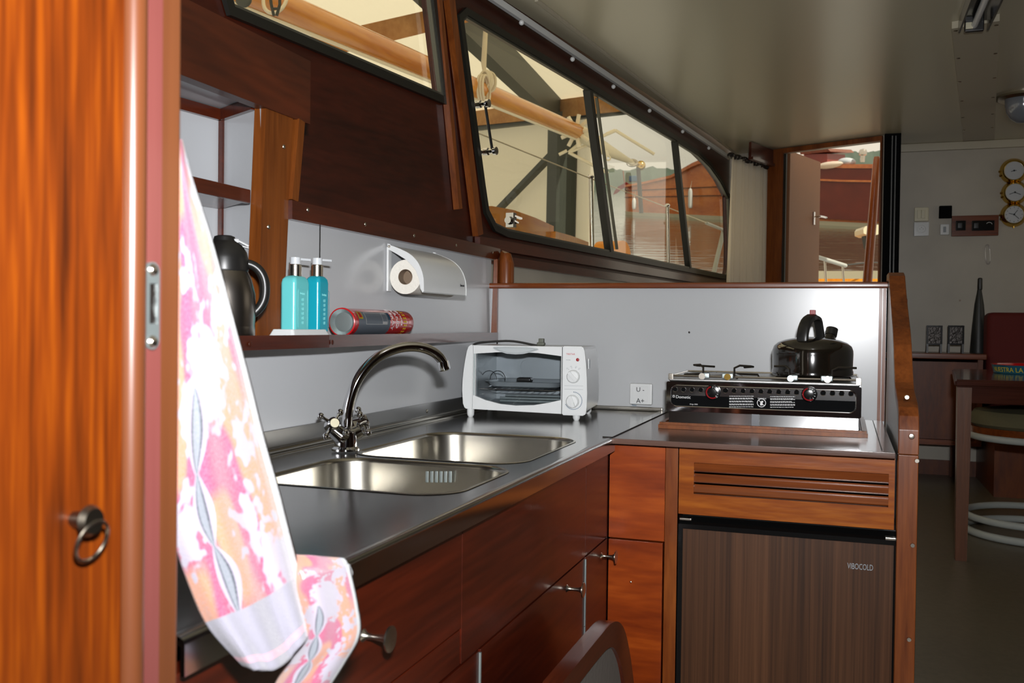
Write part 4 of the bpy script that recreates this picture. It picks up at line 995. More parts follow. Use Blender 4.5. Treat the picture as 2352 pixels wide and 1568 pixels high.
# ---- tray and pump bottles
TY0, TY1 = onX(678, 760, -.935).y, onX(756, 760, -.935).y
tc_ = V(-.962, (TY0+TY1)/2, zc(ZS))
tr = bmesh.new(); hw, hl = .028, (TY1-TY0)/2+.006; rings = []
for d_, z_, r_ in ((0, 0, .006), (-.006, .014, .006), (-.008, .0145, .005), (-.009, .0135, .004), (-.0095, .006, .004)):
    rings.append([tr.verts.new(tc_+V(a, b, z_)) for a, b in rrect(-hw-d_, hw+d_, -hl-d_, hl+d_, r_, 4)])
for a, b in zip(rings, rings[1:]):
    for k in range(len(a)): tr.faces.new((a[k], a[(k+1) % len(a)], b[(k+1) % len(a)], b[k]))
tr.faces.new(rings[-1]); tr.faces.new(list(reversed(rings[0])))
one('soap_tray', tr, 'wplastic', 'white tapered tray under the two pump bottles', 'tray')
def bottle(yc, mt, lab, hy=.031, hx=.016, hh=.106):
    bz = zc(ZS+.007); c_ = V(-.962, yc, bz)
    t = thing('pump_bottle', lab, 'bottle', c_, group='pump bottles on the white tray')
    bm = bmesh.new(); rings = []
    for d_, z_ in ((.004, 0), (0, .004), (0, hh-.014), (.001, hh-.007), (.004, hh-.002), (.009, hh), (.014, hh+.001)):
        ax_, ay_ = max(hx-d_, .008), max(hy-d_*1.5, .009)
        rings.append([bm.verts.new(c_+V(a, b, z_)) for a, b in rrect(-ax_, ax_, -ay_, ay_, min(.007, ax_*.8), 5)])
    for a, b in zip(rings, rings[1:]):
        for k in range(len(a)): bm.faces.new((a[k], a[(k+1) % len(a)], b[(k+1) % len(a)], b[k]))
    bm.faces.new(rings[-1]); bm.faces.new(list(reversed(rings[0])))
    put('body', bm, mt, t)
    put('collar', lathe(bmesh.new(), [(0, hh-.001), (.0115, hh-.001), (.0115, hh+.020), (.010, hh+.0215), (0, hh+.0215)], c_, 28), 'nickel', t)
    cp_ = bmesh.new(); lathe(cp_, [(.0098, hh+.021), (.0098, hh+.034), (.006, hh+.0345), (0, hh+.0345)], c_, 24)
    bar(cp_, c_+V(.002, .004, hh+.031), c_+V(.012, .030, hh+.031), .007, .004)
    put('pump_cap', cp_, flat('frosted_cap', '#c4c8cc', .25), t)
    fx_ = c_.x+hx+.0004; em = bmesh.new()
    slab(em, rrect(yc-.016, yc+.018, .010, .082, .004, 4), [rrect(yc-.0152, yc+.0172, .0108, .0812, .0035, 4)], V(fx_, 0, bz), V(0, 1, 0), V(0, 0, 1), V(.0004, 0, 0))
    s_ = M['teal1'] if mt == 'teal1' else M['teal2']
    em2 = put('embossed_panel', em, mt, t)
    put('lettering', text_bm('bodyng', .0052, m4(V(fx_, yc-.008, bz+.072), (0, 1, 0), (0, 0, 1)), .0003), 'teal1l', em2, smooth=False)
    lt_ = bmesh.new()
    rr2 = random.Random(int(yc*1000))
    for k in range(6):
        z_ = bz+.062-k*.0085; dy = rr2.uniform(-.0004, .0004)
        slab(lt_, [(yc+dy-.0012+.0022*math.cos(a), z_+.0026*math.sin(a)) for a in [2*PI*q/14 for q in range(14)]], [[(yc+dy-.0012+.0015*math.cos(a), z_+.0018*math.sin(a)) for a in [2*PI*q/14 for q in range(14)]]], V(fx_, 0, 0), V(0, 1, 0), V(0, 0, 1), V(.0004, 0, 0)); box(lt_, fx_, fx_+.0004, yc+.002, yc+.0032, z_-.0025, z_+.003)
    put('embossed_marks', lt_, 'teal1l', em2, smooth=False)
    return t
M['teal1l'] = flat('pale_aqua', '#86d4d4', .3)
b1y = (onX(665, 700, -.946).y+onX(713, 700, -.946).y)/2; b2y = (onX(722, 700, -.946).y+onX(748, 700, -.946).y)/2
bottle(b1y+.008, 'teal1', 'pale aqua pump bottle on the white tray, the left one', hy=.026)
bottle(b2y+.015, 'teal2', 'deep teal pump bottle on the white tray, the right one', hy=.020, hh=.110)
# ---- spray can lying on the shelf
rC = .029
e0 = onX(768, 735, -.985); e1 = onX(926, 738, -1.005)
e0 = V(-.978, e0.y+.02, zc(ZS+rC)); e1 = V(-1.004, e1.y, zc(ZS+rC))
cn = thing('spray_can', 'red and grey spray can lying on the shelf behind the tray', 'can', ((e0+e1)/2-V(0, 0, rC)))
ca = (e1-e0).normalized(); CLn = (e1-e0).length; cu_ = ca.cross(V(0, 0, 1)).normalized()   # sideways towards the room
if cu_.x < 0: cu_ = -cu_
def canp(u, ang, r=rC): return e0+ca*u+(cu_*math.cos(ang)+V(0, 0, 1)*math.sin(ang))*r
put('base', lathe(bmesh.new(), [(0, .008), (.012, .006), (.020, .007), (.0255, .001), (.0272, -.002), (.0292, .0), (.0292, .004)], e0, 40, ca), 'alu', cn)
put('rim', lathe(bmesh.new(), [(.0270, -.003), (.0296, -.002), (.0300, .003), (.0292, .008)], e0, 40, ca), 'redcan', cn)
put('body', lathe(bmesh.new(), [(.029, .004), (rC, .006), (rC, CLn-.045), (rC-.001, CLn-.040)], e0, 48, ca), 'redcan', cn, label='red body')
put('cap', lathe(bmesh.new(), [(rC-.0005, CLn-.045), (rC, CLn-.04), (rC, CLn-.008), (.024, CLn), (0, CLn+.001)], e0, 48, ca), 'redcan', cn)
def patch(u0, u1, a0_, a1_, r, n=14):
    bm = bmesh.new(); rw = []
    for k in range(n+1):
        a = math.radians(a0_+(a1_-a0_)*k/n); rw.append([bm.verts.new(canp(u, a, r)) for u in (u0, u1)])
    for p, q_ in zip(rw, rw[1:]): bm.faces.new((p[0], p[1], q_[1], q_[0]))
    g_ = bmesh.ops.extrude_face_region(bm, geom=bm.faces[:])
    for v in [v for v in g_['geom'] if isinstance(v, bmesh.types.BMVert)]:
        pass
    return bm
def pt(nm, mt, *a, **k): bm = patch(*a, **k); return put(nm, bm, mt, cn, smooth=True)
lb = pt('grey_label', 'greycan', .018, CLn*.55, -70, 50, rC+.0004)
pt('white_box', 'wprint', CLn*.16, CLn*.50, -8, 45, rC+.0006); pt('grey_box', 'greycan', CLn*.165, CLn*.42, -6, 42, rC+.0008); pt('grey_box', 'greycan', CLn*.425, CLn*.495, 5, 40, rC+.0008)
pt('white_stripe', 'wprint', .015, CLn*.75, -75, -60, rC+.0008); pt('black_stripe', 'kprint', .035, CLn*.72, -73, -63, rC+.0010)
pt('yellow_box', 'yellow', .020, CLn*.12, 15, 48, rC+.0008); pt('red_box', 'rprint', .024, CLn*.11, 20, 44, rC+.0010)
pt('blue_stripe', 'bprint', CLn*.52, CLn*.56, 12, 48, rC+.0009)
def canwarp(u0, up=1, start=60):
    def f(co): return canp(u0+co.y, math.radians(start)-co.x/rC, rC+.0008+co.z)
    return f
for s_, u_, sz, st_, mt in (('BRAND', CLn*.655, .019, 100, 'wprint'), ('SPRAY', CLn*.575, .019, 72, 'wprint'), ('PRYMOS', CLn*.735, .011, 70, 'wprint')):
    put('lettering', text_bm(s_, sz, None, .0002, warp=(lambda u: (lambda co: canp(u-.0+co.y*1, math.radians(st_)-co.x/rC, rC+.0008+co.z)))(u_)), mt, cn, smooth=False)
flm = bmesh.new()
for k in range(9):
    a = math.radians(70-k*16); 
    for du in (0, .010):
        p = [canp(CLn*.80+du+x_, a+y_, rC+.0008) for x_, y_ in ((-.004, -.06), (.002, -.10), (.004, 0), (.001, .09), (-.004, .05))]
        vs_ = [flm.verts.new(q_) for q_ in p]; flm.faces.new(vs_)
put('flame_pattern', flm, 'yellow', cn, smooth=False)
# ---- paper towel holder
PX = -1.045
ph = thing('paper_towel_holder', 'white wall holder with a hinged curved cover, under the mahogany rail', 'holder', (PX, 2.2, zc(.10)))
yl = onX(888, 620, PX).y-.005; yr = yl+.275
rz_ = .113; rx_ = PX+.050; rR = .041
put('wall_plate', B(PX+.0005, PX+.007, yl, yl+.020, zc(.078), zc(.186), .003), 'wplastic', ph)
put('wall_plate', B(PX+.0005, PX+.007, yr-.02, yr, zc(.078), zc(.186), .003), 'wplastic', ph)
pf = [(.004, .190), (.012, .190)]
cvp = [(.010, .189), (.036, .180), (.064, .167), (.085, .146), (.097, .118), (.099, .095), (.099, .078)]
cvp = [(q_.x, q_.y) for q_ in chaikin([Vector(q_) for q_ in cvp], 2)]
cvb = bmesh.new(); inn = [(x_-.0025, z_-.0025) for x_, z_ in cvp]
prism(cvb, [V(PX+x_, yl+.004, zc(z_)) for x_, z_ in cvp]+[V(PX+x_, yl+.004, zc(z_)) for x_, z_ in reversed(inn)], (0, yr-yl-.008, 0))
cvr = put('cover', cvb, 'cplastic2' if 'cplastic2' in M else 'wplastic', ph)
sd_ = [(0.0, .190), (.010, .190)]+[(x_+.001, z_) for x_, z_ in cvp]+[(.080, .080), (.074, .115), (.050, .140), (.022, .165), (.0, .180)]
for yy in (yl+.001, yr-.004):
    put('side_arm', prism(bmesh.new(), [V(PX+x_, yy, zc(z_)) for x_, z_ in ([(0.003, .193), (.010, .192)]+[(x2+.0015, z2) for x2, z2 in cvp]+[(.0965, .076), (.091, .085), (.088, .106), (.078, .130), (.056, .152), (.028, .168), (.004, .180)])], (0, .003, 0)), 'wplastic', ph)
put('hinge_pin', lathe(bmesh.new(), [(0, .003), (.003, .002), (.0035, 0)], V(PX+.008, yl+.001, zc(.186)), 12, V(0, -1, 0)), 'nickel', ph)
put('lettering', text_bm('Simonis', .009, m4(V(PX+.0995, yr-.045, zc(.100)), (0, 1, 0), (0, 0, 1)), .0003), 'kprint', cvr, smooth=False)
rr_ = bmesh.new(); slab(rr_, [(rx_+rR*math.cos(a), rz_+rR*math.sin(a)) for a in [2*PI*k/40 for k in range(40)]], [[(rx_+.0185*math.cos(a), rz_+.0185*math.sin(a)) for a in [2*PI*k/32 for k in range(32)]]], V(0, yl+.005, CZ), V(1, 0, 0), V(0, 0, 1), V(0, .255, 0))
rt_ = thing('paper_towel_roll', 'white paper towel roll hanging in the wall holder', 'paper roll', (rx_, yl+.12, zc(rz_)))
put('paper', rr_, 'paper', rt_, ang=40)
put('cardboard_core', slab(bmesh.new(), [(rx_+.0184*math.cos(a), rz_+.0184*math.sin(a)) for a in [2*PI*k/32 for k in range(32)]], [[(rx_+.0174*math.cos(a), rz_+.0174*math.sin(a)) for a in [2*PI*k/32 for k in range(32)]]], V(0, yl+.004, CZ), V(1, 0, 0), V(0, 0, 1), V(0, .23, 0)), 'card', rt_)
put('core_plug', lathe(bmesh.new(), [(0, .0), (.0174, 0), (.0174, .01)], V(rx_, yl+.03, zc(rz_)), 28, V(0, 1, 0)), 'card', rt_)

# ================================================================== TOWEL
def interp(l, t):
    n = len(l)-1; i = min(int(t*n), n-1); f = t*n-i
    def g(j): return Vector(l[max(0, min(n, j))])
    p0, p1, p2, p3 = g(i-1), g(i), g(i+1), g(i+2)
    return .5*((2*p1)+(p2-p0)*f+(2*p0-5*p1+4*p2-p3)*f*f+(3*p1-p0-3*p2+p3)*f**3)
def cloth(Lp, Rp, nu, nv, bulge, rip, thick=.0035, sag=None):
    bm = bmesh.new(); uvl = bm.loops.layers.uv.new('uv'); G = []
    for j in range(nv+1):
        v = j/nv; a, b = interp(Lp, v), interp(Rp, v); row = []
        for i in range(nu+1):
            u = i/nu; q_ = a.lerp(b, u)
            d = q_.z - bulge(v)*math.sin(PI*u) + rip(u, v)
            yy = q_.y + (sag(u, v) if sag else 0)
            row.append(bm.verts.new(onD(q_.x, yy, d)))
        G.append(row)
    for j in range(nv):
        for i in range(nu):
            f = bm.faces.new((G[j][i], G[j][i+1], G[j+1][i+1], G[j+1][i]))
            for lp_, (uu, vv) in zip(f.loops, ((i, j), (i+1, j), (i+1, j+1), (i, j+1))): lp_[uvl].uv = (uu/nu, vv/nv)
    return bm
def towel_mat(name, band0):
    mt, nt, b = nmat(name); N, L = nt.nodes, nt.links
    uv = N.new('ShaderNodeUVMap'); uv.uv_map = 'uv'
    def mapping(sx, sy, rot=0, lx=0, ly=0):
        m_ = N.new('ShaderNodeMapping'); m_.inputs['Scale'].default_value = (sx, sy, 1); m_.inputs['Rotation'].default_value = (0, 0, rot); m_.inputs['Location'].default_value = (lx, ly, 0); L.new(uv.outputs[0], m_.inputs[0]); return m_
    def ramp(src, els, interp_='LINEAR'):
        r = N.new('ShaderNodeValToRGB'); r.color_ramp.interpolation = interp_
        e = r.color_ramp.elements; e[0].position, e[0].color = els[0]; e[1].position, e[1].color = els[1]
        for p_, c_ in els[2:]: q_ = e.new(p_); q_.color = c_
        L.new(src, r.inputs[0]); return r
    def mix(f, a_, b_):
        m_ = N.new('ShaderNodeMix'); m_.data_type = 'RGBA'
        if isinstance(f, (int, float)): m_.inputs[0].default_value = f
        else: L.new(f, m_.inputs[0])
        for sock, s_ in ((6, a_), (7, b_)):
            if isinstance(s_, tuple): m_.inputs[sock].default_value = s_
            else: L.new(s_, m_.inputs[sock])
        return m_.outputs[2]
    WH, PI_, OR_, GR = lin('#8b8590'), lin('#8f3c58'), lin('#a46c4e'), lin('#30363c')
    n1 = N.new('ShaderNodeTexNoise'); n1.inputs['Scale'].default_value = 1.5; n1.inputs['Detail'].default_value = 1; L.new(mapping(1.6, 2.2, .5, .35, .1).outputs[0], n1.inputs[0])
    base = mix(ramp(n1.outputs['Fac'], [(.47, (0, 0, 0, 1)), (.53, (1, 1, 1, 1))]).outputs[0], PI_, OR_)
    vo = N.new('ShaderNodeTexVoronoi'); vo.inputs['Scale'].default_value = 1.0; vo.inputs['Randomness'].default_value = .85
    nz = N.new('ShaderNodeTexNoise'); nz.inputs['Scale'].default_value = 9; nz.inputs['Detail'].default_value = 1; L.new(mapping(1.3, 3).outputs[0], nz.inputs[0])
    add = N.new('ShaderNodeMixRGB'); add.blend_type = 'LINEAR_LIGHT'; add.inputs[0].default_value = .32; L.new(mapping(2.1, 4.6, .35).outputs[0], add.inputs[1]); L.new(nz.outputs['Color'], add.inputs[2]); L.new(add.outputs[0], vo.inputs['Vector'])
    fl1 = ramp(vo.outputs['Distance'], [(.44, (1, 1, 1, 1)), (.49, (0, 0, 0, 1))])
    c1 = mix(fl1.outputs[0], base, WH)
    # vine of grey drops running down the cloth
    sx = N.new('ShaderNodeSeparateXYZ'); L.new(uv.outputs[0], sx.inputs[0])
    def mth(op, a_, b_=None):
        m_ = N.new('ShaderNodeMath'); m_.operation = op
        for k_, s_ in enumerate((a_, b_)):
            if s_ is None: continue
            if isinstance(s_, (int, float)): m_.inputs[k_].default_value = s_
            else: L.new(s_, m_.inputs[k_])
        return m_.outputs[0]
    wob = mth('MULTIPLY', mth('SINE', mth('MULTIPLY', sx.outputs[1], 17.0)), .03)
    dist = mth('ABSOLUTE', mth('SUBTRACT', mth('SUBTRACT', sx.outputs[0], .32), wob))
    wdt = mth('MULTIPLY', mth('ABSOLUTE', mth('SINE', mth('MULTIPLY', sx.outputs[1], 21.0))), .085)
    rel = mth('DIVIDE', dist, mth('ADD', wdt, .018))
    gm = ramp(rel, [(0, lin('#6a7076')), (.30, lin('#6a7076')), (.36, GR), (.50, GR), (.56, WH), (1.0, WH)], 'LINEAR')
    inn_ = mth('LESS_THAN', rel, 1.0); low = mth('GREATER_THAN', sx.outputs[1], .45)
    c2 = mix(mth('MULTIPLY', inn_, low), c1, gm.outputs[0])
    n3 = N.new('ShaderNodeTexNoise'); n3.inputs['Scale'].default_value = 60; n3.inputs['Detail'].default_value = 2; L.new(mapping(1.3, 3).outputs[0], n3.inputs[0])
    c3 = mix(ramp(n3.outputs['Fac'], [(.35, (0, 0, 0, 1)), (.8, (.45, .45, .45, 1))]).outputs[0], c2, WH)
    bandf = mth('GREATER_THAN', sx.outputs[1], band0); c4 = mix(bandf, c3, lin('#7e7c86'))
    if band0 < 1:
        hem = mth('MULTIPLY', mth('GREATER_THAN', sx.outputs[1], .965), mth('LESS_THAN', sx.outputs[1], .978)); c4 = mix(hem, c4, lin('#b08490'))
    edge = mth('GREATER_THAN', sx.outputs[0], .93); c5 = mix(edge, c4, lin('#9c9ea0'))
    L.new(c5, b.inputs['Base Color']); b.inputs['Roughness'].default_value = 1; b.inputs['Specular IOR Level'].default_value = .1
    b.inputs['Sheen Weight'].default_value = .3
    wv = N.new('ShaderNodeTexNoise'); wv.inputs['Scale'].default_value = 220; L.new(mapping(.5, 1.2).outputs[0], wv.inputs[0])
    bp = N.new('ShaderNodeBump'); bp.inputs['Strength'].default_value = .5; bp.inputs['Distance'].default_value = .002; L.new(wv.outputs['Fac'], bp.inputs['Height']); L.new(bp.outputs[0], b.inputs['Normal'])
    return mt
tw = thing('tea_towel', 'white, pink and orange flowered tea towel hanging behind the door jamb', 'towel', onD(420, 1300, .74))
Lp = [(404, 318, .700), (396, 430, .700), (392, 560, .705), (390, 700, .705), (388, 850, .71), (388, 1000, .71), (392, 1130, .71), (404, 1240, .715), (436, 1340, .72), (482, 1440, .725), (560, 1525, .735)]
Rp = [(413, 322, .715), (440, 420, .72), (476, 530, .735), (508, 640, .75), (540, 760, .76), (572, 880, .775), (602, 1000, .785), (636, 1120, .79), (664, 1230, .795), (690, 1335, .80), (716, 1448, .80)]
def put_cloth(bm, mt, nm, th=.004):
    o = put(nm, bm, mt, tw)
    md = o.modifiers.new('thickness', 'SOLIDIFY'); md.thickness = th; md.offset = 0
    return o
def rip1(u, v): return .006*math.sin(9*u+2.2*v)*v + .004*math.sin(19*u-5*v)*v + (.03*max(0, u-.88)/.12*(.3+v*.7))
def sag1(u, v): return 46*math.sin(PI*min(1, u*1.02))*max(0, (v-.8)/.2)**1.5
put_cloth(cloth(Lp, Rp, 40, 110, lambda v: .004+.012*v, rip1, sag=sag1), towel_mat('flowered_towel_front', .885), 'front_fold')
L2 = [(612, 1230, .80), (640, 1290, .80), (668, 1360, .80), (690, 1430, .80), (680, 1500, .80), (640, 1560, .80), (600, 1640, .80)]
R2 = [(668, 1262, .85), (740, 1282, .86), (800, 1300, .85), (818, 1385, .84), (824, 1455, .83), (790, 1520, .82), (738, 1600, .81)]
L2[0] = (650, 1272, .83); R2[0] = (790, 1284, .86); R2[1] = (808, 1318, .855)
L2[1] = (655, 1300, .82)
put_cloth(cloth(L2, R2, 24, 40, lambda v: .02, lambda u, v: .004*math.sin(10*u+3*v)), towel_mat('flowered_towel_rear', 1.2), 'rear_fold')
# back side fold that joins the two
L3 = [(690, 1310, .80), (712, 1380, .80), (722, 1440, .80), (700, 1500, .80)]
R3 = [(700, 1318, .812), (728, 1390, .812), (735, 1428, .812), (722, 1470, .81)]
put_cloth(cloth(L3, R3, 8, 16, lambda v: .004, lambda u, v: 0), flat('towel_reverse', '#b8aca8', .95), 'turned_edge', .003)
hk = onD(404, 316, .705)
one('coat_hook', tube(bmesh.new(), [V(hk.x-.03, ymx := onX(413, 784, LX).y+.002, hk.z+.02), V(hk.x-.03, ymx+.03, hk.z+.005), V(hk.x-.03, ymx+.04, hk.z+.02)], .004, 8), 'nickel', 'small metal hook behind the door jamb that holds the tea towel', 'hook')
# ================================================================== SALOON
FL = zc(-.825)
YF = 6.0
def wallbox(name, x0, y0, x1, y1, th, mat, lab, cat, bev=.004):
    a, b = onY(x0, y0, YF-th/2), onY(x1, y1, YF-th/2)
    t = thing(name, lab, cat, ((a.x+b.x)/2, YF-.001, b.z)); return t, a, b
t, a, b = wallbox('light_switch', 2102, 478, 2131, 506, .02, 'cplastic', 'cream double light switch on the far wall', 'light switch')
put('plate', B(a.x-.004, b.x+.004, 5.985, 5.9995, b.z-.004, a.z+.004, .004), 'cplastic', t)
for k in (0, 1): put('rocker', B(a.x+.012+k*.022, a.x+.032+k*.022, 5.979, 5.986, b.z+.012, a.z-.012, .002), 'cplastic', t)
t, a, b = wallbox('power_socket', 2099, 510, 2134, 542, .02, 'wplastic', 'white round-hole power socket below the light switch on the far wall', 'socket')
put('plate', B(a.x, b.x, 5.985, 5.9995, b.z, a.z, .005), 'wplastic', t)
c_ = V((a.x+b.x)/2, 5.984, (a.z+b.z)/2)
put('ring', lathe(bmesh.new(), [(.026, 0), (.026, .002), (.022, .002), (.021, .0006), (0, .0006)], c_, 28, V(0, -1, 0)), 'wplastic', t)
hb_ = bmesh.new()
for dx in (-.009, .009, 0): lathe(hb_, [(0, .0012), (.0018, .0012), (.0018, 0)], c_+V(dx, -.001, .009 if dx == 0 else 0), 10, V(0, -1, 0))
put_split('pin_hole', hb_, 'black', t)
M['blackm2'] = M['label']
t, a, b = wallbox('black_wall_box', 2157, 473, 2186, 501, .03, 'black', 'small square black box above the wooden switch panel on the far wall', 'wall box')
put('case', B(a.x, b.x, 5.972, 5.9995, b.z, a.z, .004), 'label', t)
t, a, b = wallbox('wall_fitting', 2160, 515, 2180, 539, .02, 'wplastic', 'little white wall fitting beside the wooden switch panel', 'wall fitting')
put('case', B(a.x, b.x, 5.985, 5.9995, b.z, a.z, .003), 'wplastic', t); put('slider', B(a.x+.015, a.x+.030, 5.981, 5.986, b.z+.014, a.z-.014, .002), 'gprint', t)
t, a, b = wallbox('switch_panel', 2186, 496, 2293, 541, .03, 'cab', 'brown wooden switch panel with two dark inset switches on the far wall', 'switch panel')
put('board', B(a.x, b.x, 5.975, 5.9995, b.z, a.z, .004), 'trim_x', t)
for (q0, q1) in ((2195, 2218), (2232, 2284)):
    c, d = onY(q0, 507, 5.975), onY(q1, 529, 5.975); sw = put('switch_unit', B(c.x, d.x, 5.968, 5.976, d.z, c.z, .003), 'blackg', t)
    put('switch_rocker', B(c.x+.01, c.x+.035, 5.964, 5.969, d.z+.012, c.z-.012, .003), 'blackm', sw)
dl_ = bmesh.new(); c = onY(2272, 517, 5.966); tube(dl_, [c+V(.016*math.cos(math.radians(x_)), 0, .016*math.sin(math.radians(x_))) for x_ in range(20, 160, 14)], .0015, 6); put('dial_arc', dl_, 'wprint', t)
for (gx, gy, r_, nm, lab, cat, hands) in ((2330, 391, .071, 'barometer', 'topmost brass porthole gauge with one short needle on the far wall', 'gauge', ((0, .012), (200, .016))),
                               (2332, 441, .068, 'thermometer', 'middle brass porthole gauge with a curved scale on the far wall', 'gauge', ((200, .03), (-25, .032))),
                               (2330, 492, .068, 'brass_clock', 'lowest brass porthole clock with hands on the far wall', 'clock', ((55, .03), (-45, .035), (165, .028)))):
    c = onY(gx, gy, 5.96); c.y = 5.999
    t = thing(nm, lab, cat, c, group='brass porthole instruments on the far wall')
    put('case', lathe(bmesh.new(), [(r_*.86, 0), (r_, .002), (r_*1.0, .010), (r_*.92, .018), (r_*.86, .034), (r_*.76, .040), (r_*.70, .034), (r_*.70, .028)], c, 40, V(0, -1, 0)), 'brass', t)
    fcx = put('dial_face', lathe(bmesh.new(), [(0, .029), (r_*.71, .029)], c, 40, V(0, -1, 0)), flat('gauge_face', '#b9bcc0', .3, .2), t)
    hd_ = bmesh.new()
    for a_, l_ in hands: bar(hd_, c+V(0, -.031, 0), c+V(l_*math.cos(math.radians(a_)), -.031, l_*math.sin(math.radians(a_))), .003, .001, V(0, 1, 0))
    lathe(hd_, [(0, .033), (.005, .032), (.005, .029)], c, 12, V(0, -1, 0))
    put('hands', hd_, 'kprint', t)
    if nm == 'brass_clock':
        tm_ = bmesh.new()
        for k in range(12): d = V(math.cos(k*PI/6), 0, math.sin(k*PI/6)); bar(tm_, c+V(0, -.030, 0)+d*.036, c+V(0, -.030, 0)+d*.043, .002, .0006, V(0, 1, 0))
        put('hour_marks', tm_, 'kprint', t)
    kn = bmesh.new()
    for a_ in (180, 200, 20): d = V(math.cos(math.radians(a_)), 0, math.sin(math.radians(a_))); tube(kn, [c+d*r_*.9+V(0, -.012, 0), c+d*(r_*1.08)+V(0, -.012, 0)], .006, 10)
    tube(kn, [c+V(0, -.014, -r_*.9), c+V(0, -.014, -r_*1.1)], .005, 10)
    put_split('hinge_lug', kn, 'brass', t)
cpb = bmesh.new(); a = onY(2268, 562, 5.985); b = onY(2269, 606, 5.985)
lp2 = [(a.x-.012, a.z), (a.x+.012, a.z), (b.x+.014, b.z), (b.x-.010, b.z)]
tube(cpb, chaikin([V(x_, 5.988, z_) for x_, z_ in lp2], 2, True), .004, 8, closed=True)
one('clear_wall_hook', cpb, 'clear', 'small clear plastic loop hanging on the far wall below the switch panel', 'hook')
# sideboard
YS0 = 5.58
sx1 = onY(2259, 900, YS0).x; sz1 = onY(2200, 812, YS0).z; sz0 = onY(2170, 1022, YS0).z
sbd = thing('sideboard', 'brown wooden sideboard against the far wall behind the table', 'sideboard', (.5, 5.8, FL))
put('body', B(.20, sx1-.03, YS0+.012, 5.995, sz0+.03, sz1-.045), 'cab', sbd, smooth=False)
put('top', B(.18, sx1+.012, YS0-.012, 5.995, sz1-.030, sz1, .004), 'trim_x', sbd)
put('plinth_rail', B(.2, sx1-.03, YS0, 5.98, sz0, sz0+.028), 'trim_x', sbd)
put('side_slab', B(sx1-.03, sx1-.005, YS0, 5.99, sz0, sz1-.03), 'cab', sbd)
for x_ in (.24, sx1-.12): put('leg', B(x_, x_+.035, YS0+.02, YS0+.055, FL, sz0+.005), 'cab', sbd)
for x_ in (.24, sx1-.12): put('leg', B(x_, x_+.035, 5.93, 5.965, FL, sz0+.005), 'cab', sbd)
# two little framed plaques on it
for i_, (q0, q1, lab) in enumerate(((2128, 2164, 'left one of two small shiny dark plaques on stands on the sideboard'), (2177, 2214, 'right one of two small shiny dark plaques on stands, nearer the black horn'))):
    a, b = onY(q0, 747, 5.70), onY(q1, 790, 5.70); t = thing('metal_plaque', lab, 'plaque', ((a.x+b.x)/2, 5.70, sz1), group='small plaques on the sideboard')
    rel = bmesh.new(); box(rel, a.x+.008, b.x-.008, 5.695, 5.703, b.z, a.z-.006, .002); put('relief', rel, 'bronze', t)
    fr_ = slab(bmesh.new(), [(a.x, b.z-.006), (b.x, b.z-.006), (b.x, a.z), (a.x, a.z)], [[(a.x+.009, b.z+.003), (b.x-.009, b.z+.003), (b.x-.009, a.z-.009), (a.x+.009, a.z-.009)]], V(0, 5.69, 0), V(1, 0, 0), V(0, 0, 1), V(0, .016, 0))
    put('frame', fr_, 'blackg', t, smooth=False)
    lg_ = bmesh.new()
    for x_ in (a.x+.006, b.x-.006): box(lg_, x_-.005, x_+.005, 5.688, 5.708, sz1, b.z); bar(lg_, (x_, 5.705, b.z+.03), (x_, 5.76, sz1+.004), .008, .006)
    put('stand', lg_, 'blackm', t)
tc = onY(2247, 800, 5.86)
hz = thing('black_horn', 'tall narrow charcoal cone shaped horn standing on the sideboard', 'horn', (tc.x, 5.86, sz1))
htop = onY(2252, 638, 5.86).z-sz1
put('cone', lathe(bmesh.new(), [(0, 0), (.044, 0), (.043, .004), (.035, .14), (.024, .27), (.013, htop-.08), (.011, htop-.065)], (tc.x, 5.86, sz1), 32), 'horn', hz)
put('neck', lathe(bmesh.new(), [(.011, htop-.066), (.013, htop-.06), (.012, htop-.005), (.008, htop), (0, htop)], (tc.x+.002, 5.86, sz1), 24), 'blackm', hz)
# sofa with a red back
sf0 = onY(2256, 1100, 5.30)
sf = thing('sofa', 'red upholstered sofa on a dark wooden base right of the sideboard', 'sofa', (1.3, 5.6, FL))
put('base', B(sx1+.02, 2.3, 5.30, 5.99, FL, zc(-.56)), 'cab', sf)
put('seat', B(sx1+.03, 2.3, 5.28, 5.95, zc(-.56), zc(-.38), .03, 3), 'redcloth', sf)
rb0 = onY(2268, 717, 5.62)
put('backrest', B(rb0.x, 2.3, 5.62, 5.78, zc(-.40), rb0.z, .03, 4), 'redcloth', sf)
rdx = onY(2080, 700, 4.2); one('red_holder', B(rdx.x-.02, rdx.x+.006, 4.18, 4.22, rdx.z-.06, rdx.z+.025, .004), 'red', 'narrow red object half hidden behind the curved panel edge', 'holder')
# table
TX0 = .372; TY0_, TY1_ = 3.745, 4.82; TZ = zc(-.172)
tb = thing('table', 'dark glossy wooden table with square legs in the saloon', 'table', (1.0, 4.3, FL))
tpp = [V(TX0, TY0_, TZ-.028), V(1.75, TY0_, TZ-.028), V(1.75, TY1_, TZ-.028), V(TX0+.095, TY1_, TZ-.028)]
tbm = prism(bmesh.new(), tpp, (0, 0, .028)); bmesh.ops.bevel(tbm, geom=tbm.edges[:], offset=.007, segments=3, affect='EDGES')
put('top', tbm, 'table', tb)
apn = bmesh.new(); box(apn, TX0+.03, 1.70, TY0_+.03, TY0_+.05, TZ-.085, TZ-.028); bar(apn, (TX0+.045, TY0_+.04, TZ-.0565), (TX0+.135, TY1_-.06, TZ-.0565), .02, .057); box(apn, TX0+.13, 1.70, TY1_-.07, TY1_-.05, TZ-.085, TZ-.028)
put('apron', apn, 'table', tb, smooth=False)
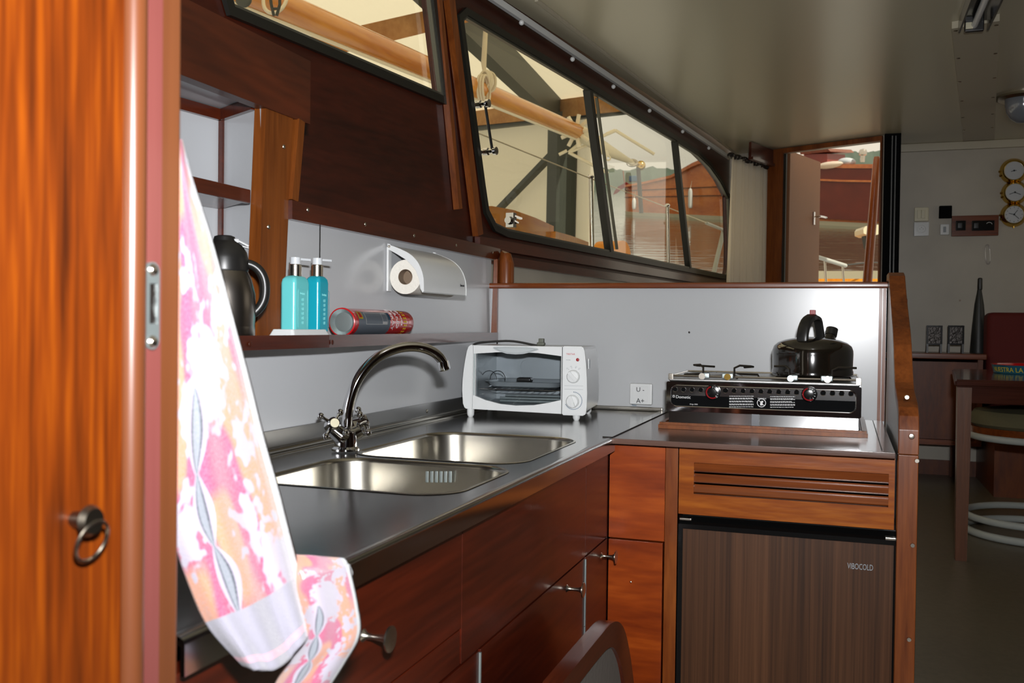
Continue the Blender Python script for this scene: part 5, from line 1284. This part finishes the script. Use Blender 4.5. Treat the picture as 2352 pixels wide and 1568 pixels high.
for lx_, ly_ in ((TX0+.012, TY0_+.02), (1.66, TY0_+.02), (1.66, TY1_-.09), (TX0+.125, TY1_-.09)):
    lm = bmesh.new(); r0 = [lm.verts.new(V(lx_+a, ly_+b, TZ-.028)) for a, b in ((0, 0), (.047, 0), (.047, .047), (0, .047))]; r1 = [lm.verts.new(V(lx_+a, ly_+b, FL)) for a, b in ((.004, .004), (.042, .004), (.042, .042), (.004, .042))]
    lm.faces.new(r0); lm.faces.new(r1)
    for k in range(4): lm.faces.new((r0[k], r0[(k+1) % 4], r1[(k+1) % 4], r1[k]))
    put('leg', lm, 'tleg', tb, smooth=False)
# round tray on it
tcx = onZ(2379, 858, -.172); tcx = V(tcx.x, tcx.y, TZ); RT_ = .165
dt_ = thing('round_tin_tray', 'round blue tin tray with a red inside and yellow letters on the table', 'tray', tcx)
put('side', lathe(bmesh.new(), [(0, .002), (RT_*.93, 0), (RT_*.95, .001), (RT_, .036), (RT_-.002, .036)], tcx, 64), 'tray_blue', dt_)
put('inside', lathe(bmesh.new(), [(RT_+.001, .0355), (RT_+.002, .0385), (RT_-.002, .038), (RT_*.93, .005), (0, .004)], tcx, 64), 'redcan', dt_)
vdir = math.atan2(-tcx.y, -tcx.x)
def trw(co):
    a = vdir - 1.22 + co.x/RT_*1.0; z_ = .008+co.y; r_ = RT_*(.95+.05*min(1, z_/.036))+.0008+co.z
    return tcx+V(r_*math.cos(a), r_*math.sin(a), z_)
put('lettering', text_bm('NUESTRA LA CERVEZA', .027, None, .0002, warp=trw), 'yellow', dt_, smooth=False)
# tubular stool
sc = V(.745, 4.36, FL)
stl = thing('tubular_stool', 'round stool with olive cushion on white enamelled tube rings under the table', 'stool', sc)
def ring(bm, z, r, rad): tube(bm, [sc+V(r*math.cos(2*PI*k/56), r*math.sin(2*PI*k/56), z) for k in range(56)], rad, 12, closed=True)
rg_ = bmesh.new(); ring(rg_, .016, .262, .0155); put('base_ring', rg_, 'tubewhite', stl)
rg_ = bmesh.new(); ring(rg_, .075, .262, .0145); put('foot_ring', rg_, 'tubewhite', stl)
rg_ = bmesh.new(); ring(rg_, .40, .245, .0145); put('seat_ring', rg_, 'tubewhite', stl)
up = bmesh.new()
for k in range(4):
    a = -.9+k*.6; d = V(math.cos(a), math.sin(a), 0); tube(up, [sc+d*.262+V(0, 0, .016), sc+d*.262+V(0, 0, .075), sc+d*.245+V(0, 0, .40)], .009, 8)
put_split('upright', up, 'tubewhite', stl)
put('seat_board', lathe(bmesh.new(), [(0, .413), (.248, .413), (.252, .419), (.252, .440), (0, .440)], sc, 48), 'trim_x', stl)
put('cushion', lathe(bmesh.new(), [(0, .440), (.235, .440), (.250, .452), (.250, .482), (.235, .505), (.15, .517), (0, .52)], sc, 48), 'beige', stl)
# curtain and its box
ca_, cb_ = onZ(1679, 366, .95), onZ(1772, 396, .95)
ca_ = V(ca_.x, ca_.y, 0); cb_ = V(cb_.x, cb_.y, 0); ce = (cb_-ca_); cn_ = V(ce.y, -ce.x, 0).normalized()
crt = thing('curtain', 'pleated off-white curtain gathered at the end of the long window', 'curtain', (ca_.x, ca_.y, zc(.1)))
cm_ = bmesh.new(); NU, NV = 150, 24; G = []
for j in range(NV+1):
    v = j/NV; z_ = .965*(1-v)+.0*v; row = []
    for i in range(NU+1):
        u = i/NU; amp = .008+.012*v
        d_ = math.sin(u*2*PI*11+.6*math.sin(3*v))*amp + .006*math.sin(u*2*PI*4.3+2)
        x_ = u-.07*v*(1-u); p = ca_+ce*x_+cn_*d_; row.append(cm_.verts.new(V(p.x, p.y, zc(z_))))
    G.append(row)
for j in range(NV):
    for i in range(NU): cm_.faces.new((G[j][i], G[j][i+1], G[j+1][i+1], G[j+1][i]))
cto = put('cloth', cm_, 'curtain', crt, ang=180); md = cto.modifiers.new('thickness', 'SOLIDIFY'); md.thickness = .002
# gathered heading
hd3 = bmesh.new()
for k in range(14): u = k/13; p = ca_+ce*u+cn_*.0; ball(hd3, (p.x, p.y, zc(.975-.005*(k % 2))), .022, (1, 1, .7), 8)
put('heading', hd3, 'bronze', crt)
pel = bmesh.new(); a = ca_+ce*.3+cn_*.03; b = cb_+cn_*.03
prism(pel, [V(a.x, a.y, zc(.985)), V(b.x, b.y, zc(.985)), V(b.x, b.y, zc(1.07)), V(a.x, a.y, zc(1.07))], cn_*.015)
bar(pel, V(a.x, a.y, zc(.978))+cn_*.012, V(b.x, b.y, zc(.978))+cn_*.012, .03, .016)
one('curtain_box', pel, 'trim_y', 'mahogany curtain box above the off-white curtain', 'curtain box', smooth=False)

# ================================================================== OUTDOORS
TILT = math.radians(8.9)                 # the boat rests bow-up on the slip, so the lake lies tilted to it
F0 = V(-math.sin(YAW), math.cos(YAW), 0)
WZ = (V(0, 0, 1)*math.cos(TILT) - F0*math.sin(TILT)); WF = (F0*math.cos(TILT) + V(0, 0, 1)*math.sin(TILT)); WR = R0
EH = 2.0
def onW(px, py, h=0): return onP(px, py, C0-WZ*(EH-h), WZ)
WRot = Matrix((WR, WF, WZ)).transposed()
def W3(r, f, h): return C0-WZ*EH+WR*r+WF*f+WZ*h
wm, wnt, wb = nmat('lake_water')
wb.inputs['Base Color'].default_value = lin('#2e3324'); wb.inputs['Roughness'].default_value = .06; wb.inputs['Specular IOR Level'].default_value = .8
tcw = wnt.nodes.new('ShaderNodeTexCoord'); mpw = wnt.nodes.new('ShaderNodeMapping'); mpw.inputs['Scale'].default_value = (.5, 1.6, 1); wnt.links.new(tcw.outputs['Object'], mpw.inputs[0])
nzw = wnt.nodes.new('ShaderNodeTexNoise'); nzw.inputs['Scale'].default_value = 1.1; nzw.inputs['Detail'].default_value = 3; wnt.links.new(mpw.outputs[0], nzw.inputs[0])
bpw = wnt.nodes.new('ShaderNodeBump'); bpw.inputs['Strength'].default_value = .35; bpw.inputs['Distance'].default_value = .06; wnt.links.new(nzw.outputs['Fac'], bpw.inputs['Height']); wnt.links.new(bpw.outputs[0], wb.inputs['Normal'])
lk_ = bpy.data.meshes.new('lake'); bml = bmesh.new()
for a in ((-90, 9), (90, 9), (160, 260), (-160, 260)): bml.verts.new((a[0], a[1], 0))
bml.verts.ensure_lookup_table(); bml.faces.new(bml.verts); bml.to_mesh(lk_); bml.free(); lk_.materials.append(wm)
lo = bpy.data.objects.new('lake', lk_); COL.objects.link(lo)
mw = WRot.to_4x4(); mw.translation = C0-WZ*EH; lo.matrix_world = mw; lo['kind'] = 'stuff'; lo['label'] = 'rippled dark lake water reflecting the moored boat'; lo['category'] = 'water'
# wooded ridge on the far shore
rdg = bmesh.new(); rn = random.Random(5); D_ = 200; prev = None
def ridge_top(r):
    px = 1176+r/D_*FPX; y = 362 if px < 1560 else 362-(px-1560)*.11
    return max(2, (402-y)*D_/FPX)
cols = []
for i in range(-100, 200):
    r = i*.75; h = ridge_top(r)+rn.uniform(-.25, .25)+.3*math.sin(i*.37)
    cols.append([rdg.verts.new(W3(r, D_-3, -.2)), rdg.verts.new(W3(r, D_-1.5+rn.uniform(-.5, .5), h*.55)), rdg.verts.new(W3(r, D_+rn.uniform(-.5, .5), h)), rdg.verts.new(W3(r, D_+12, h*.9)), rdg.verts.new(W3(r, D_+14, -.2))])
for a, b in zip(cols, cols[1:]):
    for k in range(4): rdg.faces.new((a[k], b[k], b[k+1], a[k+1]))
rgo = put('wooded_shore', rdg, flat('dark_conifer_green', '#566458', .95, var=.4, vscale=.25), ang=180); rgo['kind'] = 'stuff'; rgo['label'] = 'hazy green wooded ridge on the far shore of the lake'; rgo['category'] = 'trees'
# ---- the moored wooden boat
A_ = onW(1396, 492); B_ = onW(2100, 529)
ha_ = (B_-A_); HL = ha_.length; hx = ha_.normalized(); hy = WZ.cross(hx).normalized()      # away from us
if hy.dot(WF) < 0: hy = -hy
M['hull'] = wood('varnished_orange_hull', '#c05a24', '#f09248', 'x', .25, .6, 1.2, .12, .3)
M['hull_shaded'] = flat('shaded_red_planking', '#7c2c18', .35, coat=.4, var=.25, vscale=1.5)  # shade put into the colour: darker red version of the orange hull
bt_ = thing('moored_boat', 'large varnished orange wooden boat moored out on the lake', 'boat', A_)
HK = [(0, 1.43), (.06, 1.52), (.15, 1.74), (.254, 2.08), (.30, 2.45), (.343, 2.78), (.40, 2.85), (.55, 2.75), (.8, 2.60), (1.0, 2.6)]
def hgt(s):
    for (a0, h0), (a1, h1) in zip(HK, HK[1:]):
        if s <= a1: return h0+(h1-h0)*(s-a0)/(a1-a0)
    return 2.6
NS = 40; hb5 = bmesh.new(); st_ = []
def hp5(s, k, side):
    # k 0..1 from waterline to sheer
    bw = 1.7*(1-(max(0, .10-s)/.10)**2*.75)*(1-.15*s)
    off = bw*(1-(1-k)**2*.12) if side else 0
    return A_+hx*(s*HL)+WZ*(hgt(s)*k-.02)+hy*((1.8-off) if side < 1.5 else (1.8+off))
for i in range(NS+1):
    s = i/NS
    near = [hp5(s, k/8, 1) for k in range(9)]; far = [A_+hx*(s*HL)+WZ*(hgt(s)*k-.02)+hy*(1.8+1.7*(1-(max(0, .10-s)/.10)**2*.75)) for k in (1, 0)]
    st_.append([hb5.verts.new(p) for p in near+far])
for a, b in zip(st_, st_[1:]):
    for k in range(10): hb5.faces.new((a[k], b[k], b[k+1], a[k+1]))
hb5.faces.new(st_[0]); hb5.faces.new(st_[-1])
put('hull', hb5, 'hull', bt_, ang=40)
def strake(h0, h1, out, mt, nm, s0=0, s1=1, ab=1.2):
    bm = bmesh.new(); rr = []
    for i in range(NS+1):
        s = s0+(s1-s0)*i/NS; H = hgt(s)
        if nm == 'rubbing_strake': h0 = (ab+ .9*s*ab/1.2)/H; h1 = h0+.045/H
        k0, k1 = (h0 if h0 <= 1 else 1), h1
        p0 = hp5(s, min(1, h0 if nm != 'waterline_band' else h0/H), 1)-hy*out; p1 = hp5(s, h1 if nm != 'waterline_band' else h1/H, 1)-hy*out
        rr.append([bm.verts.new(p0), bm.verts.new(p1), bm.verts.new(p1+hy*out*1.2), bm.verts.new(p0+hy*out*1.2)])
    for a, b in zip(rr, rr[1:]):
        for k in range(4): bm.faces.new((a[k], b[k], b[(k+1) % 4], a[(k+1) % 4]))
    put(nm, bm, mt, bt_, smooth=False)
strake(0, .20, .02, 'cplastic', 'waterline_band')
strake(.955, 1.02, .22, 'hull', 'sheer_rail'); strake(0, 0, .05, 'trim_x', 'rubbing_strake', 0, 1, 1.2); strake(0, 0, .05, 'trim_x', 'rubbing_strake', 0, 1, .88)
strake(.12, .95, .16, 'hull_shaded', 'shaded_side_planking', .52, 1); strake(.735, .765, .24, 'hull', 'upper_strake', .52, 1)  # unlit stretch of the same hull painted darker than its sunlit orange
def boatx(px, ref_h, py): # a point over the boat's near side at that height
    n = hy; return onP(px, py, A_+hy*.1, n)
cabp = [boatx(x_, 0, y_) for x_, y_ in ((1478, 424), (1505, 412), (1540, 395), (1568, 374), (1592, 362), (1600, 359), (1700, 352), (1700, 430), (1478, 430))]
if 0: put('cabin', prism(bmesh.new(), [p+hy*.35 for p in cabp], hy*2.2), 'hull', bt_, smooth=False)
rf = [boatx(x_, 0, y_) for x_, y_ in ((1822, 346), (1886, 340), (1893, 347), (1824, 354))]
put('cabin_roof', prism(bmesh.new(), [p+hy*.5 for p in rf], hy*2), 'trim_x', bt_, smooth=False)
rf = [boatx(x_, 0, y_) for x_, y_ in ((1826, 353), (1880, 352), (1880, 385), (1826, 390))]
put('deckhouse', prism(bmesh.new(), [p+hy*.7 for p in rf], hy*1.5), 'hull_shaded', bt_, smooth=False)
def boatthing(nm, bm, mt, lab, cat, **k): return one(nm, bm, mt, lab, cat, **k)
for (x_, y0, y1, lab) in ((1465, 454, 481, 'white fender hanging on the orange boat near its stern'), (1594, 432, 479, 'white fender hanging amidships on the orange boat')):
    a, b = boatx(x_, 0, y0)-hy*.28, boatx(x_, 0, y1)-hy*.28
    t = thing('boat_fender', lab, 'fender', b, group='white fenders hanging on the moored boat'); L5 = (a-b).length
    put('fender_body', lathe(bmesh.new(), [(0, 0), (.09, .04), (.115, .15), (.115, L5-.18), (.07, L5-.04), (0, L5)], b, 16, (a-b)), 'wplastic', t); put('line', tube(bmesh.new(), [a, a+WZ*.35+hy*.1], .012, 6), 'rope', t)
fl0, fl1 = boatx(1432, 0, 428), boatx(1425, 0, 392)
t = thing('red_ensign', 'red flag drooping from a short staff at the boat stern', 'flag', fl0)
put('staff', tube(bmesh.new(), [fl0-WZ*.4+hy*.2, fl1+hy*.2], .03, 8), 'trim_z', t)
fbm = bmesh.new(); fp = [(1428, 424), (1420, 428), (1412, 438), (1408, 447), (1416, 444), (1428, 434), (1440, 428), (1448, 436), (1448, 424), (1438, 418)]
prism(fbm, [boatx(*(q_[0], 0, q_[1])) for q_ in fp], hy*.03); put('cloth', fbm, 'red', t, smooth=False)
bc = boatx(1456, 0, 411); one('blue_box', B(bc.x-.25, bc.x+.22, bc.y-.1, bc.y+.1, bc.z-.15, bc.z+.16, .04), 'bprint', 'small blue cover on the stern rail of the orange boat', 'cover')
pw = [(1873, 388), (1874, 378), (1890, 372), (1930, 371), (1938, 376), (1930, 382), (1905, 386), (1880, 390)]
pc = boatx(1906, 0, 379); pb5 = bmesh.new(); ball(pb5, (0, 0, 0), 1, (.62, .3, .15), 20)
for v in pb5.verts: v.co = pc+hx*v.co.x-hy*v.co.y+WZ*(v.co.z+.12*v.co.x)
one('cream_bundle', pb5, 'curtain', 'cream bundle lying on the rail of the red boat side', 'bundle')
pc = boatx(1936, 0, 372)+hy*.3; pb5 = bmesh.new(); ball(pb5, (0, 0, 0), 1, (.40, .3, .19), 20)
for v in pb5.verts: v.co = pc+hx*v.co.x-hy*v.co.y+WZ*v.co.z
one('grey_bundle', pb5, flat('grey_canvas', '#aab0b4', .9), 'pale grey bundle next to the cream one on the boat rail', 'bundle')
vc = boatx(1972, 0, 372)+hy*.3; vh = bmesh.new(); lathe(vh, [(.10, 0), (.10, .28), (.16, .30), (.17, .42), (.13, .52), (0, .56)], vc, 24, WZ)
one('ventilator', vh, 'nickel', 'shiny round ventilator cowl standing on the red boat deck', 'ventilator')
# ---- boathouse
bd_ = math.atan((108-1176)/FPX)
WD = (WF*math.cos(bd_)+WR*math.sin(bd_)).normalized(); WN = WD.cross(WZ).normalized()
Pc = onD(1356, 420, 11.0)
def onH(px, py, off=0): return onP(px, py, Pc+WN*off, WN)
sm, snt, sbs = nmat('translucent_sheeting')
sbs.inputs['Base Color'].default_value = lin('#e8e4d6'); sbs.inputs['Roughness'].default_value = .7
tcs = snt.nodes.new('ShaderNodeTexCoord'); wvs = snt.nodes.new('ShaderNodeTexWave'); wvs.inputs['Scale'].default_value = 3; snt.links.new(tcs.outputs['Object'], wvs.inputs[0])
bps = snt.nodes.new('ShaderNodeBump'); bps.inputs['Strength'].default_value = .25; bps.inputs['Distance'].default_value = .02; snt.links.new(wvs.outputs['Fac'], bps.inputs['Height']); snt.links.new(bps.outputs[0], sbs.inputs['Normal'])
tls = snt.nodes.new('ShaderNodeBsdfTranslucent'); tls.inputs[0].default_value = lin('#fbf6ea'); mxs = snt.nodes.new('ShaderNodeMixShader'); mxs.inputs[0].default_value = .6
os_ = snt.nodes['Material Output']; snt.links.new(sbs.outputs[0], mxs.inputs[1]); snt.links.new(tls.outputs[0], mxs.inputs[2]); snt.links.new(mxs.outputs[0], os_.inputs['Surface'])
bh = thing('boathouse', 'cream sheet-clad boathouse with dark steel frame around the berth', 'building', Pc-WZ*1.5)
ev = onH(1356, 233); hEv = (ev-Pc).dot(WZ)
wl = bmesh.new(); w0 = Pc-WZ*3.5
bmv = [Pc-WZ*4, Pc+WZ*hEv, Pc+WZ*hEv+WD*16, Pc-WZ*4+WD*16]
prism(wl, bmv, WN*.05 if WN.dot(WF) > 0 else -WN*.05); put('wall_sheeting', wl, sm, bh, smooth=False)
wnr = -WN if WN.dot(WF) > 0 else WN      # towards us
e0_, e1_ = Pc+WZ*hEv-WD*9, Pc+WZ*hEv+WD*16
rs = (wnr*.97+WZ*.28).normalized()
put('roof_sheeting', prism(bmesh.new(), [e0_, e1_, e1_+rs*20, e0_+rs*20], WZ*.04), sm, bh, smooth=False)
st5 = bmesh.new()
col0 = onH(1313, 420)
bar(st5, col0-WZ*4+wnr*.12, col0+WZ*(hEv-.1)+wnr*.12, .30, .24, WD)
put('steel_column', st5, flat('dark_green_steel', '#3c413a', .5, var=.2, vscale=2), bh, smooth=False)
M['stl'] = bpy.data.materials['dark_green_steel']
sb5 = bmesh.new(); bar(sb5, onH(1060, 296)+wnr*.1, onH(1480, 246)+wnr*.1, .14, .12, WZ); put('steel_rail', sb5, 'stl', bh, smooth=False)
M['timber'] = wood('raw_timber', '#a06a34', '#c8955a', 'x', .7, 0, 3, .3)
tb5 = bmesh.new(); bar(tb5, onH(1060, 280)+wnr*.16, onH(1480, 233)+wnr*.16, .10, .20, WZ); put('timber_purlin', tb5, 'timber', bh, smooth=False)
xb = bmesh.new(); bar(xb, onH(1150, 492)+wnr*.1, onH(1290, 350)+wnr*.1, .06, .09, wnr); put('cross_brace', xb, 'stl', bh, smooth=False)
k1_, k2_ = onH(1305, 262)+wnr*.15, onD(1048, 30, 7.5)
kbm_ = bmesh.new(); bar(kbm_, k1_, k1_+(k2_-k1_)*1.4, .14, .28, WZ); put('rafter', kbm_, 'stl', bh, smooth=False)
p1_, p2_ = onD(520, 158, 6.2), onD(1010, 42, 7.2)
e1p = p1_+(p1_-p2_)*.5; e2p = p2_+(p2_-p1_)*.8
tb6 = bmesh.new(); bar(tb6, e1p, e2p, .08, .15, WZ); put('timber_purlin', tb6, 'timber', bh, smooth=False)
# ---- varnished boom with its metal end
ba, bb = onD(560, -22, 4.55), onD(1328, 303, 9.3)
M['boom'] = wood('varnished_spar', '#b8680c', '#e09a30', 'y', .2, .35, 4, .1, .4)
bo = thing('boom', 'long varnished wooden boom with a white metal end outside the windows', 'spar', bb)
put('spar', tube(bmesh.new(), [ba+(ba-bb)*.2, bb], [.075, .072], 24), 'boom', bo)
bx = (bb-ba).normalized()
put('sail_track', tube(bmesh.new(), [ba+(ba-bb)*.2-V(0, 0, .078), bb-bx*.1-V(0, 0, .078)], .014, 8), 'cream', bo)
cend = [onD(1328, 303, 9.3), onD(1395, 345, 9.5), onD(1440, 367, 9.7), onD(1462, 378, 9.8)]
put('end_fitting', tube(bmesh.new(), cend, [.078, .062, .03, .02], 16), 'cream', bo, label='white tapered metal end')
prg = bmesh.new()
for k in range(9):
    a = 2*PI*k/9; d = (V(1, 0, 0)-bx*bx.x).normalized()*math.cos(a)+bx.cross(V(1, 0, 0)).normalized()*math.sin(a); tube(prg, [bb-bx*.06+d*.06, bb-bx*.06+d*.16], .02, 8)
put_split('roller_peg', prg, 'cream', bo)
wrs = bmesh.new()
for l_ in (((1392, 308), (1413, 299)), ((1413, 299), (1503, 354)), ((1372, 318), (1413, 300)), ((1340, 322), (1306, 350)), ((1352, 332), (1306, 350)), ((1306, 350), (1397, 398)), ((1302, 346), (1284, 355)), ((1392, 345), (1396, 358))):
    tube(wrs, [onD(l_[0][0], l_[0][1], 9.4), onD(l_[1][0], l_[1][1], 9.4)], .016, 8)
c5 = onD(1397, 363, 9.4); tube(wrs, [c5+Rt*.022*math.cos(2*PI*k/16)+Up*.022*math.sin(2*PI*k/16) for k in range(16)], .008, 6, closed=True)
put_split('reefing_arm', wrs, 'cream', bo)
shk = bmesh.new(); c6 = onD(1452, 374, 9.75)
tube(shk, [c6+Rt*(.05*math.cos(2*PI*k/18))-Up*(.03*math.sin(2*PI*k/18)) for k in range(18)], .013, 8, closed=True); put('shackle', shk, 'nickel', bo)
t = thing('hanging_pole', 'dark pole hanging from the end of the boom over the water', 'pole', onD(1473, 488, 9.8))
put('pole', tube(bmesh.new(), [onD(1466, 385, 9.8), onD(1473, 489, 9.8)], .022, 10), 'winframe', t); put('brass_ball', ball(bmesh.new(), onD(1472, 380, 9.8), .05), 'brass', t)
# rope coil and its hanging line
rc5 = onD(1120, 186, 7.1); rpb = bmesh.new(); rn2 = random.Random(4)
for k in range(9):
    ax_ = rn2.uniform(-.5, .5); ra5 = .055+rn2.uniform(0, .03)
    tube(rpb, [rc5+Rt*(ra5*.55*math.cos(t5)+ax_*.05)+Up*(ra5*math.sin(t5)+rn2.uniform(-.004, .004))+Fw*(ax_*.06) for t5 in [2*PI*q_/18 for q_ in range(18)]], .0085, 8, closed=True)
for k in range(3):
    tube(rpb, [onD(1105+k*6, 205, 7.0)+Rt*(.1*math.cos(t5)*.25)+Up*(.10*math.sin(t5))+Fw*(.09*math.cos(t5)) for t5 in [2*PI*q_/20 for q_ in range(20)]], .009, 8, closed=True)
t = thing('rope_coil', 'coiled white rope tied round the boom and hanging from above', 'rope', rc5)
put('coil', rpb, 'rope', t); put('hanging_line', tube(bmesh.new(), [onD(1113, 170, 7.1), onD(1111, 145, 7.1), onD(1118, 20, 7.1), onD(1120, -60, 7.1)], [.012, .02, .016, .016], 10), 'rope', t)
# dark lashing and grommet near the upper left
r6 = bmesh.new(); q6 = onD(632, -4, 4.55)
tube(r6, [q6+Rt*(.055*math.cos(a))+Up*(.088*math.sin(a))+Fw*(.05*math.sin(a)) for a in [2*PI*k/28 for k in range(28)]], .009, 10, closed=True)
one('white_rope_loop', r6, 'rope', 'white rope loop round the boom at the top edge of the near window', 'rope')
r7 = bmesh.new()
for dx in (-10, 12): tube(r7, [onD(630+dx, -20, 4.4), onD(632+dx*.9, 10, 4.4), onD(632+dx*.3, 36, 4.4)], .007, 8)
tube(r7, [onD(623, 20, 4.4), onD(641, 20, 4.4)], .006, 8)
one('dark_lashing', r7, flat('tarred_cord', '#34362f', .8), 'dark cord loop hanging beside the white rope loop on the boom', 'cord')
r8 = bmesh.new(); ball(r8, onD(560, 0, 4.3), .04, (1, .6, .85)); one('dark_block', r8, flat('worn_block', '#45463e', .7), 'dark worn pulley block at the left end of the near window', 'block')
# ---- side deck: stanchions, wire, coamings
so5 = -.50
sts = bpy.data.objects.new('x', None); bpy.data.objects.remove(sts)
stz = []
for (xt, yt, xb_, yb_, lab) in ((1084, 297, 1097, 500, 'leftmost guard rail stanchion outside the long window'), (1357, 408, 1364, 566, 'guard rail stanchion just left of the thick window bar'), (1533, 474, 1539, 612, 'guard rail stanchion left of the thin window bar')):
    a, b = onS(xt, yt, so5), onS(xb_, yb_, so5); b = b-V(0, 0, .3); t = thing('stanchion', lab, 'stanchion', b, group='guard rail stanchions on the side deck')
    put('post', tube(bmesh.new(), [b, a], .012, 14), 'nickel', t); put('cap', ball(bmesh.new(), a+V(0, 0, .006), .018, (1, 1, .8)), 'chrome', t)
wp = [onS(x_, y_, so5) for x_, y_ in ((1084, 300), (1357, 410), (1533, 476), (1665, 528))]
one('guard_wire', tube(bmesh.new(), [wp[0]-(wp[1]-wp[0])*.6]+wp, .0035, 8), 'rope', 'thin guard rail wire strung between the stanchions', 'wire')
br5 = bmesh.new(); tube(br5, [onS(1622, 512, so5), onS(1662, 528, so5)], .012, 10); tube(br5, [onS(1663, 526, so5), onS(1636, 640, so5), onS(1630, 665, so5)], .018, 12); tube(br5, [onS(1664, 526, so5), onS(1669, 660, so5)], .006, 8)
one('gate_stanchion', br5, 'tubewhite', 'bright slanted end stanchion of the guard rail near the curtain', 'stanchion')
dk = [onS(x_, y_, -.75) for x_, y_ in ((1085, 474), (1130, 473), (1180, 482), (1230, 500), (1272, 519), (1272, 560), (1085, 600))]
one('varnished_hatch', prism(bmesh.new(), dk, -SN*.5), 'boom', 'varnished curved hatch side outside the lower left of the long window', 'hatch', smooth=False)
dk = [onS(x_, y_, -.72) for x_, y_ in ((1276, 531), (1312, 541), (1352, 556), (1352, 620), (1276, 620))]
one('cabin_trunk', prism(bmesh.new(), dk, -SN*.5), 'boom', 'low varnished coaming behind the hatch outside the long window', 'coaming', smooth=False)
dk = [onS(x_, y_, -1.2) for x_, y_ in ((1418, 584), (1418, 562), (1425, 553), (1436, 552), (1446, 566), (1450, 590), (1450, 640), (1418, 640))]
one('orange_float', prism(bmesh.new(), chaikin(dk, 2, True), -SN*.2), 'yellow' if False else flat('orange_float_paint', '#dd8c1e', .4), 'rounded orange float above the window sill', 'float', smooth=False)
# window catches
def catch(px, py): return onS(px, py, .0)
t = bpy.data.objects['window_2']
pa, pb_ = onS(1114, 238, .03), onS(1131, 347, .03)
rod_ = put('handle_rod', tube(bmesh.new(), [pa, pb_], .0045, 10), 'blackg', t)
for p in (pa, pb_):
    p0 = p-SN*.05; put('knob', lathe(bmesh.new(), [(0, 0), (.012, 0), (.012, .010), (.009, .012), (.009, .022), (.012, .025), (.012, .040), (.008, .044), (.008, .056), (.013, .060), (.013, .070), (0, .071)], p0-SN*.005, 22, SN), 'chrome', rod_)

c7 = onS(1174, 507, .012); cb7 = bmesh.new(); bar(cb7, c7+V(0, 0, .026), c7-V(0, 0, .022), .028, .024, SE); lathe(cb7, [(0, .012), (.012, .012), (.014, 0)], c7-SE*.014, 16, -SE)
t = put('catch', cb7, 'chrome', t); lvr = bmesh.new(); bar(lvr, c7+V(0, 0, .016)+SN*.01, onS(1197, 502, .03), .010, .006); bar(lvr, c7+V(0, 0, .0)+SN*.01, onS(1190, 512, .03), .008, .005); put('lever', lvr, 'chrome', t)
# ---- seen through the entrance
hr_ = thing('handrail', 'white handrail on two thin posts outside the entrance', 'handrail', onD(1905, 640, 7.2))
ra5_, rb5_ = onD(1858, 584, 7.0), onD(1942, 610, 7.4)
put('rail', tube(bmesh.new(), [ra5_, rb5_], .016, 12), 'tubewhite', hr_)
for xx, yy, dd in ((1894, 596, 7.2), (1935, 608, 7.36)): put('post', tube(bmesh.new(), [onD(xx, yy, dd), onD(xx+4, 660, dd)], .009, 8), 'nickel', hr_)
one('guard_rope', tube(bmesh.new(), [onD(1946, 608, 7.4), onD(1995, 603, 7.5), onD(2040, 603, 7.6)], .006, 8), 'horn', 'thin dark rope leading right from the handrail outside the entrance', 'rope')
stk = thing('round_pole', 'thick round varnished pole leaning inside the entrance opening', 'pole', onD(1990, 700, 5.95))
put('pole', tube(bmesh.new(), [onD(1980, 800, 5.95), onD(2004, 500, 5.95), onD(2014, 368, 5.95), onD(2014, 360, 5.95)], [.030, .027, .022, .017], 20), wood('oiled_pole', '#6e2e08', '#a4541a', 'z', .25, .4, 12), stk)
om = thing('outboard_motor', 'cream topped outboard motor with a dark leg beyond the leaning pole', 'motor', onD(1992, 570, 7.6))
a, b = onD(1984, 520, 7.6), onD(2030, 540, 7.6)
put('cowl', prism(bmesh.new(), chaikin([onD(x_, y_, 7.6) for x_, y_ in ((1983, 521), (2000, 516), (2026, 516), (2026, 538), (1984, 541))], 1, True), Fw*.2), 'cplastic', om)
put('leg', prism(bmesh.new(), [onD(x_, y_, 7.65) for x_, y_ in ((1987, 540), (1998, 538), (1998, 568), (1993, 570))], Fw*.08), 'blackm', om, smooth=False)
dkz = zc(.28)
d1 = bmesh.new(); d0 = onD(1860, 642, 7.6)
prism(d1, [onD(1700, 640, 7.6), onD(2100, 640, 7.6), onD(2100, 646, 7.6), onD(1700, 646, 7.6)], Fw*.5); one('deck_edge', d1, 'boom', 'orange wooden strip of the stern deck outside the entrance', 'deck edge', smooth=False)
d2 = bmesh.new(); prism(d2, [onD(1700, 622, 8.4), onD(2100, 622, 8.4), onD(2100, 650, 8.4), onD(1700, 650, 8.4)], Fw*.4); one('aft_coaming', d2, flat('pale_grey_deck', '#8c8872', .6), 'pale grey coaming beyond the handrail outside the entrance', 'coaming', smooth=False)
